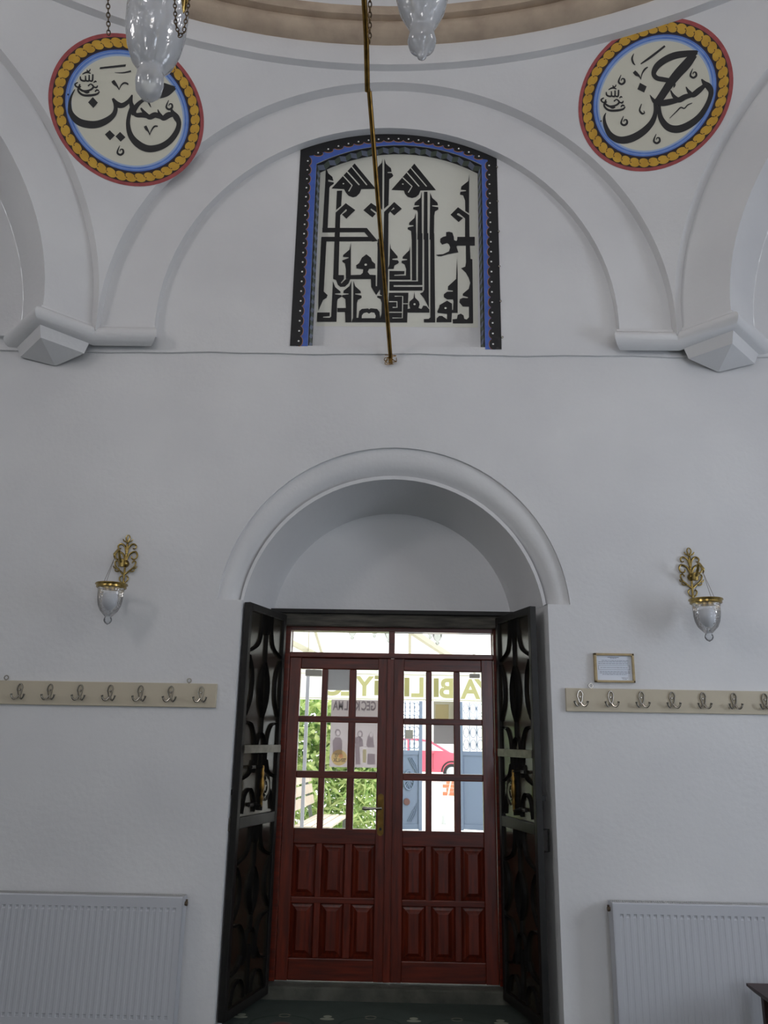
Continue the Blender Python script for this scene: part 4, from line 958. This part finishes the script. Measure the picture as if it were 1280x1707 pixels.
# canopy over the entrance
zr_ = lambda y: 3.05-(y-5.8)*0.235
can = tag(empty('entrance_canopy', (0, 9.0, 0)), 'white fabric canopy on a light frame outside the door', 'canopy')
CX0, CX1, CY0, CY1 = -3.2, 3.4, 5.8, 9.05
deck(MB().grid([[(CX0, CY0, zr_(CY0)+0.06), (CX1, CY0, zr_(CY0)+0.06)], [(CX0, CY1, zr_(CY1)+0.06), (CX1, CY1, zr_(CY1)+0.06)]]), 'roof_fabric', FABRIC, can)
def roofpt(x, y):
    d = ray(x, y); t = (3.05+5.8*0.235-CAMZ-0.0)/(d[2]+0.235*d[1]); return CAM+d*t
def beam(a, b, w_, nm='rafter'):
    a, b = np.array(a), np.array(b); mb = MB(); t = (b-a)/np.linalg.norm(b-a); s = np.cross(t, [0, 0, 1.0]); s /= np.linalg.norm(s); u = np.cross(s, t)
    mb.grid([[p+s*w_/2*i+u*w_/2*j for i, j in ((-1, -1), (1, -1), (1, 1), (-1, 1))] for p in (a, b)], True); mb.f += [(0, 1, 2, 3), (7, 6, 5, 4)]
    deck(mb, nm, BEAM, can)
def rafter(p, q, w_):
    a, b = roofpt(*p), roofpt(*q); d = b-a; beam(a-d*0.4, b+d*0.25, w_)
rafter((487, 1072), (527, 1092), 0.05); rafter((525, 1050), (537, 1090), 0.028); rafter((515, 1050), (514, 1090), 0.012)
rafter((683, 1052), (683, 1092), 0.032); rafter((690, 1055), (746, 1092), 0.055)
for x in (-3.1, -1.9, 1.9, 3.3): beam((x, CY0+0.05, zr_(CY0)), (x, CY1, zr_(CY1)), 0.05)
beam((CX0, CY1, zr_(CY1)+0.02), (CX1, CY1, zr_(CY1)+0.02), 0.05, 'front_beam')
px_post = at(508.5, 1250, 8.95)
for x in (px_post[0], -3.1, 3.3): deck(MB().box(x-0.018, x+0.018, CY1-0.12, CY1-0.084, -0.02, zr_(CY1)), 'post', mat('galvanised_post', rgb(176, 178, 190), 0.4, 0.3), can)
# banner hung along the front of the canopy; its lettering shows through from behind
bt, bb_ = at(640, 1122, 9.1)[2], at(640, 1168, 9.1)[2]
ban = tag(empty('banner', (0.1, 9.1, bb_)), 'white banner with large khaki capital letters seen reversed, on the canopy edge', 'banner')
deck(MB().box(-2.6, 2.8, 9.076, 9.080, bb_, 2.31), 'cloth', FABRIC, ban)
KHAKI = paper_mat('khaki_print', rgb(196, 194, 146), 0.5)
def glyph(ch_, cx, z0, h, y, m, parent, name='letter', sx=1.0):
    cu = bpy.data.curves.new('letter', 'FONT'); cu.body = ch_; cu.align_x = 'CENTER'; cu.size = 1.0; cu.offset = 0.03
    to = bpy.data.objects.new('letter', cu); COL.objects.link(to)
    bpy.context.view_layer.update()
    me = bpy.data.meshes.new_from_object(to.evaluated_get(bpy.context.evaluated_depsgraph_get()))
    bpy.data.objects.remove(to); bpy.data.curves.remove(cu)
    k = h/0.70
    for v in me.vertices: v.co = Vector((cx-v.co.x*k*sx, y, z0+v.co.y*k))       # reversed: read from outside
    me.name = name; me.materials.clear(); me.materials.append(m)
    o = bpy.data.objects.new(name, me); COL.objects.link(o); under(o, parent); return o
for ch_, px, py in (('Y', 806, 1164), ('A', 784, 1164), ('B', 745, 1162.5), ('I', 727, 1162), ('L', 697, 1161), ('I', 678, 1161), ('R', 651, 1160), ('İ', 628, 1159), ('Y', 607, 1159), ('E', 579, 1158.5), ('C', 556, 1158)):
    q = at(px, py, 9.073)
    if ch_ in 'Iİ':
        mb = MB(); mb.box(q[0]-0.028, q[0]+0.028, 9.0725, 9.0735, q[2], q[2]+(0.205 if ch_ == 'I' else 0.16))
        if ch_ == 'İ': mb.box(q[0]-0.028, q[0]+0.028, 9.0725, 9.0735, q[2]+0.175, q[2]+0.215)
        deck(mb, 'letter', KHAKI, ban); continue
    glyph(ch_, q[0], q[2], 0.205, 9.073, KHAKI, ban, sx=1.0)
for k, z in enumerate((bb_+0.012, bt-0.02)): deck(MB().box(-2.6, 2.8, 9.0725, 9.0755, z, z+0.006), 'edge_line', KHAKI, ban)
# dark lamp boxes on the canopy edge
for (a, b, c, d), lb in (((509, 1116, 536, 1127), 'dark box lamp on the canopy edge behind the left door leaf'), ((783, 1123, 800, 1130), 'dark box lamp on the canopy edge behind the right door leaf')):
    p, q = at(a, b, 8.6), at(c, d, 8.6)
    e = tag(empty('flood_lamp', (p[0], 8.6, q[2])), lb, 'lamp', 'box lamps under the canopy edge')
    deck(MB().box(p[0], q[0], 8.6, 8.68, q[2], p[2]), 'housing', mat('lamp_grey', rgb(92, 90, 88), 0.5), e, bevel=0.006); deck(MB().box((p[0]+q[0])/2-0.01, (p[0]+q[0])/2+0.01, 8.64, 8.66, p[2], zr_(8.65)), 'bracket', BEAM, e)
# glass lamps under the canopy
OG = glass_mat('smoky_glass', (0.86, 0.88, 0.86, 1), 1.0, 0.3, (0.5, 0.52, 0.5, 1))
for i, (px, py, r) in enumerate(((587, 1067, 0.042), (624, 1064, 0.036), (648, 1072, 0.040), (717, 1066, 0.038), (729, 1076, 0.042))):
    q = at(px, py, 7.2-0.12*i)
    yl = 7.2-0.12*i
    e = tag(empty('canopy_lamp', (q[0], yl, q[2])), 'hanging glass lamp under the canopy, %s in the transom' % ('leftmost', 'second from left', 'third from left', 'fourth from left', 'rightmost')[i], 'lamp', 'glass lamps under the canopy')
    mb = MB(); mb.lathe([(r*0.9, 0.15), (r, 0.11), (r*0.95, 0.075), (r*0.6, 0.045), (r*0.3, 0.032), (r*0.42, 0.02), (r*0.2, 0.004), (0.001, 0)], tuple(q), 16); deck(mb, 'glass_cup', OG, e, smooth='all')
    mb = MB(); mb.lathe([(r*0.93, 0.15), (r*1.03, 0.152), (r*1.03, 0.142), (r*0.93, 0.14)], tuple(q), 16); deck(mb, 'rim', DARKCHAIN, e)
    for k in range(2):
        mb = MB(); mb.tube([(q[0]+(k*2-1)*r*0.9, yl, q[2]+0.15), (q[0], yl, zr_(yl)+0.02)], 0.002, 5); deck(mb, 'chain', DARKCHAIN, e)
# hedge
LEAFS = []
for nm, c, c2 in (('hedge_leaf', rgb(150, 182, 110), rgb(220, 226, 166)), ('hedge_leaf_shade_tone', rgb(88, 128, 74), rgb(150, 182, 110))):  # second, darker leaf copy has the hedge's inner shade put into its colour
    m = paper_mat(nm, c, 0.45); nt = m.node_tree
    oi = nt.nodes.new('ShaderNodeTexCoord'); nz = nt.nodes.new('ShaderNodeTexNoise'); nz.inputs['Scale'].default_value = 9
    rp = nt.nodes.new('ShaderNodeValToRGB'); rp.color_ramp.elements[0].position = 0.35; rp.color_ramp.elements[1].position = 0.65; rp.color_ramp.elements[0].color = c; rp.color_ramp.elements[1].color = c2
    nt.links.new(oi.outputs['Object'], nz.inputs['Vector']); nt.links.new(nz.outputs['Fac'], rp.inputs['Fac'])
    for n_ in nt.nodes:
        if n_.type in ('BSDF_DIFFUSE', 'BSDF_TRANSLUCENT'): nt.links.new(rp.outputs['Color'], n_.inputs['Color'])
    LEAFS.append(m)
random.seed(11)
def leaves(n, box_, l0, l1, wr, droop):
    mb = MB(); vs, fs = [], []
    for i in range(n):
        c = np.array([random.uniform(*box_[0]), random.uniform(*box_[1]), random.uniform(*box_[2])])
        c[2] += 0.12*math.sin(c[0]*3.1)*(c[2]/2.0)
        d = np.array([random.gauss(0, 1), random.gauss(0, 1), random.gauss(0, 0.6)-droop]); d /= np.linalg.norm(d)
        s = np.cross(d, [random.gauss(0, 1), random.gauss(0, 1), random.gauss(0, 1)]); s /= np.linalg.norm(s)
        L_ = random.uniform(l0, l1); k = len(vs)
        vs += [c, c+d*L_*0.5+s*L_*wr, c+d*L_, c+d*L_*0.5-s*L_*wr]; fs.append((k, k+1, k+2, k+3))
    return mb.add(vs, fs)
hed = tag(empty('hedge', (-2.0, 13.2, 0)), 'leafy green hedge beyond the bench, left of the grey gate', 'hedge')
HX0, HX1 = -6.0, at(641, 1250, 13.2)[0]
for nm, m_, args in (('foliage', LEAFS[0], (9000, ((HX0, HX1), (12.7, 13.6), (0.75, 2.12)), 0.09, 0.17, 0.32, 0.2)), ('shade_toned_foliage', LEAFS[1], (7000, ((HX0, HX1), (13.0, 13.7), (0.0, 2.05)), 0.09, 0.17, 0.3, 0.2)),
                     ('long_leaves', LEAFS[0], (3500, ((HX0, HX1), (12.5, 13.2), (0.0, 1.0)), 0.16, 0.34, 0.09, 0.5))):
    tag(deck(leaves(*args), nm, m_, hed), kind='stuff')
# bench
C1, C2 = atz(527, 1357, 0.45), atz(573, 1362, 0.45); N1 = atz(541, 1383, 0.45)
ax_l = N1-C2; ax_l /= np.linalg.norm(ax_l); ax_d = C2-C1; dl = np.linalg.norm(ax_d); ax_d = np.cross([0, 0, 1.0], ax_l)
if np.dot(ax_d, C2-C1) < 0: ax_d = -ax_d
ben = tag(empty('bench', (C1[0], C1[1], 0)), 'pale slatted wooden bench in front of the hedge', 'bench')
SLAT = mat('weathered_bench_wood', rgb(206, 190, 176), 0.7, var=rgb(184, 166, 150), scale=6)
def obox(o, L_, d0, d1, z0, z1, l0=0.0, lean=0.0):
    mb = MB(); vs = []
    for z in (z0, z1):
        for l, d in ((l0, d0), (L_, d0), (L_, d1), (l0, d1)):
            p = np.array(o)+ax_l*l+ax_d*(d-lean*(z-0.45)); vs.append((p[0], p[1], z))
    return mb.add(vs, [(0, 3, 2, 1), (4, 5, 6, 7), (0, 1, 5, 4), (1, 2, 6, 5), (2, 3, 7, 6), (3, 0, 4, 7)])
O_ = np.array([C1[0], C1[1], 0.0])
for k in range(4): deck(obox(O_, 1.6, 0.005+k*0.115, 0.105+k*0.115, 0.425, 0.45), 'seat_slat', SLAT, ben)
for k in range(3): deck(obox(O_, 1.6, -0.03, -0.005, 0.60+k*0.145, 0.71+k*0.145, 0.0, 0.18), 'back_slat', SLAT, ben)
for l in (0.12, 1.35):
    deck(obox(O_, l+0.05, -0.075, -0.03, -0.02, 1.0, l, 0.18), 'back_leg', mat('bench_iron', rgb(90, 96, 88), 0.6), ben); deck(obox(O_, l+0.05, 0.40, 0.45, -0.02, 0.425, l), 'front_leg', MATS['bench_iron'], ben)
# grey iron gate, standing open
GATE = mat('blue_grey_gate_paint', rgb(108, 122, 146), 0.45)
def gate(x0, x1, y0, y1, label, ornate):
    e = tag(empty('gate_leaf', (x0, y0, 0)), label, 'gate', 'leaves of the iron gate')
    L_ = math.hypot(x1-x0, y1-y0)
    def G(u, v, d): return (x0+(x1-x0)*u/L_, y0+(y1-y0)*u/L_-d, v)
    def bar(nm, a, b, c, d, th_=0.04):
        mb = MB(); mb.poly([[(a, c), (b, c), (b, d), (a, d)]], lambda u, v, dd: G(u, v, th_/2-dd), th_); deck(mb, nm, GATE, e)
    zt_ = 2.55; zm = 1.23
    bar('post', 0, 0.06, 0.03, zt_, 0.06); bar('post', L_-0.06, L_, 0.03, zt_, 0.06)
    bar('rail', 0.06, L_-0.06, zm, zm+0.07); bar('rail', 0.06, L_-0.06, 0.05, 0.13); bar('rail', 0.06, L_-0.06, zt_-0.06, zt_)
    bar('sheet', 0.05, L_-0.05, 0.1, zm+0.01, 0.012)
    lat = MB(); n_ = 6
    for i in range(1, n_):
        u = 0.06+(L_-0.12)*i/n_; lat.tube([G(u, zm+0.05, 0), G(u, zt_-0.03, 0)], 0.008, 5)
    for r_ in range(6):
        for i in range(n_):
            c = (0.06+(L_-0.12)*(i+0.5)/n_, zm+0.18+r_*0.2); lat.tube([G(c[0]+0.05*math.cos(t), c[1]+0.085*math.sin(t), 0) for t in np.linspace(0, 2*PI, 11)[:-1]], 0.007, 4, closed=True)
    tag(deck(lat, 'lattice', GATE, e), kind='stuff')
    if ornate:
        for (cx, cz, r_) in ((L_*0.62, 0.82, 0.15),):
            mb = MB(); mb.tube([G(cx+r_*0.6*math.cos(t), cz+r_*math.sin(t), 0.02) for t in np.linspace(0, 2*PI, 21)[:-1]], 0.016, 6, closed=True)
            for k in range(6): t = PI*k/6+0.2; mb.tube([G(cx+r_*0.6*math.cos(t), cz+r_*math.sin(t), 0.02), G(cx-r_*0.6*math.cos(t), cz-r_*math.sin(t), 0.02)], 0.012, 5)
            deck(mb, 'wheel_ornament', GATE, e)
        for s, (bx, bz) in ((1, (0.08, 1.2)), (-1, (L_-0.08, 1.2)), (1, (0.08, 0.16)), (-1, (L_-0.08, 0.16))):
            f_ = -1 if bz > 1 else 1
            for k in range(3):
                mb = MB(); mb.tube([G(p[0], p[1], 0.02) for p in cr([(bx+s*0.03*k, bz+f_*0.30-f_*0.05*k), (bx+s*(0.03+0.03*k), bz+f_*0.14), (bx+s*(0.10+0.03*k), bz+f_*0.02)], 5)], 0.010, 5); deck(mb, 'scroll', GATE, e)
        mb = MB(); q = at(678, 1337, y0); u_ = (q[0]-x0)*L_/(x1-x0)
        mb.lathe([(0.0, -0.012), (0.05, -0.01), (0.055, 0.0), (0.05, 0.01)], G(u_, q[2], 0.03), 16, 'y'); deck(mb, 'lock_cover', mat('rust_red', rgb(110, 78, 76), 0.6), e)
gx = lambda px: at(px, 1300, 14.0)[0]
gate(gx(645), gx(704), 14.0, 14.15, 'open blue grey gate leaf with a wheel ornament, left of the red car', True)
gate(gx(768.5), gx(850), 14.3, 14.0, 'plain blue grey gate leaf, right of the red car', False)
# posters and sheets stuck to the outer face of the door
YO = YD+0.050
def sheet(nm, p, q, m, label, cat='paper sheet', transl=0.3, th_=0.001):
    a, b = at(p[0], p[1], YO), at(q[0], q[1], YO)
    e = tag(empty(nm, (a[0], YO, b[2])), label, cat); deck(MB().poly([[(a[0], b[2]), (b[0], b[2]), (b[0], a[2]), (a[0], a[2])]], front(YO), 0.0), 'sheet', m, e); return e, a, b
sheet('paper_sheet', (546, 1108), (584, 1151), paper_mat('grey_card', rgb(172, 172, 178), 0.26), 'blank grey card at the top of the left door leaf')
sheet('paper_sheet', (722.5, 1205), (762, 1240.5), paper_mat('grey_card_warm', rgb(178, 174, 178), 0.30), 'blank grey card in the middle pane of the right door leaf')
sheet('paper_sheet', (675.5, 1216.5), (688.5, 1231.5), paper_mat('small_grey_card', rgb(178, 178, 172), 0.30), 'tiny square grey card on the right door leaf beside the mullion')
ee, a, b = sheet('paper_sheet', (722.5, 1169), (759, 1204), paper_mat('olive_card', rgb(204, 200, 180), 0.36), 'olive printed card above the blank grey card on the right door leaf')
deck(MB().poly([[(a[0]+0.012, b[2]+0.012), (a[0]+0.10, b[2]+0.012), (a[0]+0.10, a[2]-0.02), (a[0]+0.012, a[2]-0.02)]], front(YO-0.001), 0.0), 'print_block', paper_mat('olive_print', rgb(250, 238, 206), 0.95), ee)
pm = paper_mat('lilac_poster', rgb(222, 212, 218), 0.34)
ee, a, b = sheet('poster', (552.5, 1166), (634, 1280), pm, 'lilac grey poster with three figures and a yellow disc on the left door leaf', 'poster')
PD = paper_mat('poster_dark_ink', rgb(204, 196, 202), 0.8); PY = paper_mat('poster_yellow', rgb(255, 236, 176), 0.85); PG = paper_mat('poster_grey', rgb(240, 238, 236), 0.85); PT = paper_mat('poster_olive', rgb(236, 232, 196), 0.85); PR_ = paper_mat('poster_pink', rgb(250, 210, 196), 0.85)
PSKIN = paper_mat('poster_skin', rgb(232, 224, 228), 0.75)
def pw(x, y): q = at(540+x/9.48, 1110+y/9.48, YO); return (q[0], q[2])
lay = [0.0012]
def prn(nm, pts, m, hole=None):
    lay[0] += 0.00025; mb = MB(); mb.poly([[pw(*p) for p in l] for l in ([pts] if hole is None else [pts, hole])], front(YO-lay[0]), 0.0); deck(mb, nm, m, ee)
ell = lambda x, y, rx, ry, n=18: [(x+rx*math.cos(2*PI*i/n), y+ry*math.sin(2*PI*i/n)) for i in range(n)]
prn('header_block', [(118, 525), (860, 540), (860, 800), (118, 780)], PG)
prn('figure_body', [(135, 1180), (180, 1130), (250, 1130), (290, 1180), (285, 1400), (140, 1400)], PD); prn('figure_head', ell(218, 1055, 46, 60), PD, ell(221, 1062, 27, 40))
prn('figure_body', [(495, 1130), (560, 1110), (610, 1160), (620, 1270), (560, 1280), (575, 1560), (495, 1560)], PD); prn('figure_head', ell(570, 1075, 44, 56), PD, ell(566, 1080, 25, 38))
prn('figure_body', [(665, 1250), (690, 1120), (740, 1035), (780, 1090), (785, 1240), (800, 1290), (690, 1290)], PD, ell(746, 1090, 24, 38)); prn('figure_skirt', [(690, 1390), (805, 1390), (805, 1560), (680, 1560)], PD); prn('bag', [(615, 1320), (670, 1320), (665, 1530), (610, 1530)], PT)
prn('yellow_disc', ell(240, 1450, 125, 125, 28), PY)
PT2 = lay[0]
INK = paper_mat('poster_header_ink', rgb(176, 172, 176), 0.8)
for txt, cx, z0, h, w_, m_ in (('GEÇ', 705, 700, 135, 1.0, INK), ('K', 530, 700, 135, 1.0, INK), ('A', 440, 700, 135, 1.0, INK), ('L', 352, 697, 135, 1.0, INK), ('M', 265, 695, 135, 0.9, INK), ('A', 183, 695, 135, 1.0, INK)):
    p = pw(cx, z0); h_ = h/9.48*5.4/1327*0.98
    o = glyph(txt, p[0], p[1], h_, YO-0.0018, m_, ee, 'letter', 0.62*w_)
for txt, cx, z0, h in (('VE', 200, 1440, 45), ('SENLİK', 245, 1515, 50)):
    p = pw(cx, z0); glyph(txt, p[0], p[1], h/9.48*5.4/1327, YO-PT2-0.0006, INK, ee, 'letter', 0.8)
prn('pink_mark', ell(268, 1425, 34, 38, 10), PR_)
# red car parked on the street
CARP = mat('haze_paled_car_red', rgb(214, 84, 106), 0.3, coat=0.6); RUB = mat('tyre_rubber', rgb(40, 40, 42), 0.8); RIM = mat('wheel_silver', rgb(190, 192, 196), 0.3, 0.7); CG = mat('glare_bleached_car_glass', rgb(196, 204, 210), 0.1, spec=0.8)  # body red and window glass paled: haze and glare put into their colours
wx = at(753, 1282, 31)[0]; YCAR = 31.0
car = tag(empty('car', (wx-1.3, YCAR+0.85, 0)), 'red car parked on the street beyond the open gate', 'car')
sil = [(-3.45, 0.32), (-3.5, 0.62), (-3.42, 0.92), (-2.9, 1.0), (-2.35, 1.42), (-1.9, 1.50), (-1.1, 1.50), (-0.65, 1.42), (0.05, 1.02), (0.75, 0.90), (0.95, 0.72), (0.97, 0.40), (0.9, 0.30)]
body = MB(); body.poly([[(wx-0.1+p[0], p[1]) for p in sil if True]], lambda u, v, d: (u, YCAR+d, v), 1.70); deck(body, 'body', CARP, car, bevel=0.04)
win = MB(); win.poly([[(wx-0.1+p[0], p[1]) for p in ((-2.72, 1.06), (-2.3, 1.38), (-1.55, 1.43), (-1.55, 1.06))]], front(YCAR-0.012), 0.02); win2 = MB(); win2.poly([[(wx-0.1+p[0], p[1]) for p in ((-1.45, 1.06), (-1.45, 1.43), (-0.75, 1.37), (-0.2, 1.06))]], front(YCAR-0.012), 0.02)
deck(win, 'window', CG, car); deck(win2, 'window', CG, car)
for ux in (wx, wx-2.55):
    t_ = MB(); t_.lathe([(0.0, -0.02), (0.2, -0.02), (0.3, -0.01), (0.32, 0.05), (0.32, 0.2)], (ux, YCAR-0.02, 0.30), 24, 'y'); t_ob = deck(t_, 'tyre', RUB, car, smooth=True)
    r_ = MB(); r_.lathe([(0.0, -0.035), (0.05, -0.04), (0.2, -0.03), (0.21, -0.015)], (ux, YCAR-0.02, 0.30), 20, 'y'); r_.build('rim', RIM, t_ob)
    ar = MB(); ar.ribbon(arc(ux, 0.32, 0.37, 0, 180, 16), 0.05, front(YCAR-0.03), 0.05); deck(ar, 'wheel_arch', RUB, car)
mi = MB(); mi.lathe([(0.0, -0.06), (0.09, -0.04), (0.10, 0.03), (0.0, 0.06)], (wx-0.75, YCAR-0.12, 1.02), 10); deck(mi, 'mirror', CARP, car, smooth=True)
deck(MB().box(wx-1.56, wx-1.545, YCAR-0.006, YCAR, 0.4, 1.0), 'door_seam', RUB, car); deck(MB().box(wx-0.7, wx-0.685, YCAR-0.006, YCAR, 0.4, 1.0), 'door_seam', RUB, car)
# bricks stacked beyond the gate and a broom leaning on them
BR = mat('orange_brick', rgb(206, 130, 96), 0.9, var=rgb(188, 110, 82), scale=8)
b0 = at(738, 1322, 23.5); bw = MB().box(0, 0.19, 0, 0.1, 0, 0.09); proto = bw.build('brick', BR); 
pile = tag(empty('brick_stack', (b0[0], 23.5, 0)), 'small stack of orange bricks beyond the gate', 'brick stack')
proto.parent = pile
nb = 0
for r_ in range(4):
    for c_ in range(4):
        o = proto if nb == 0 else proto.copy()
        if nb: COL.objects.link(o); o.parent = pile
        o.location = (c_*0.2+(0.1 if r_ % 2 else 0), 0, -0.02+r_*0.1); nb += 1
e = tag(empty('broom', (at(738, 1372, 16.0)[0], 16.0, 0)), 'long broom standing on the forecourt beyond the gate', 'broom')
p = atz(739, 1372, 0.0); t_ = CAM+ray(752, 1300)*(p[1]+0.3)/ray(752, 1300)[1]
mb = MB(); mb.tube([p+np.array([0, 0, 0.1]), t_], 0.014, 8); deck(mb, 'handle', BEAM, e); 
mb = MB(); mb.tube([p+np.array([0, 0, -0.02]), p+np.array([0, 0, 0.14])], [0.06, 0.025], 8); deck(mb, 'bristles', mat('broom_grey', rgb(196, 198, 196), 0.9), e)
# pale street wall far behind
sw = tag(MB().box(-30, 30, 44, 44.3, -0.02, 2.6).build('street_wall', mat('whitewashed_wall', rgb(240, 240, 236), 0.9)), 'whitewashed wall across the street', 'wall')
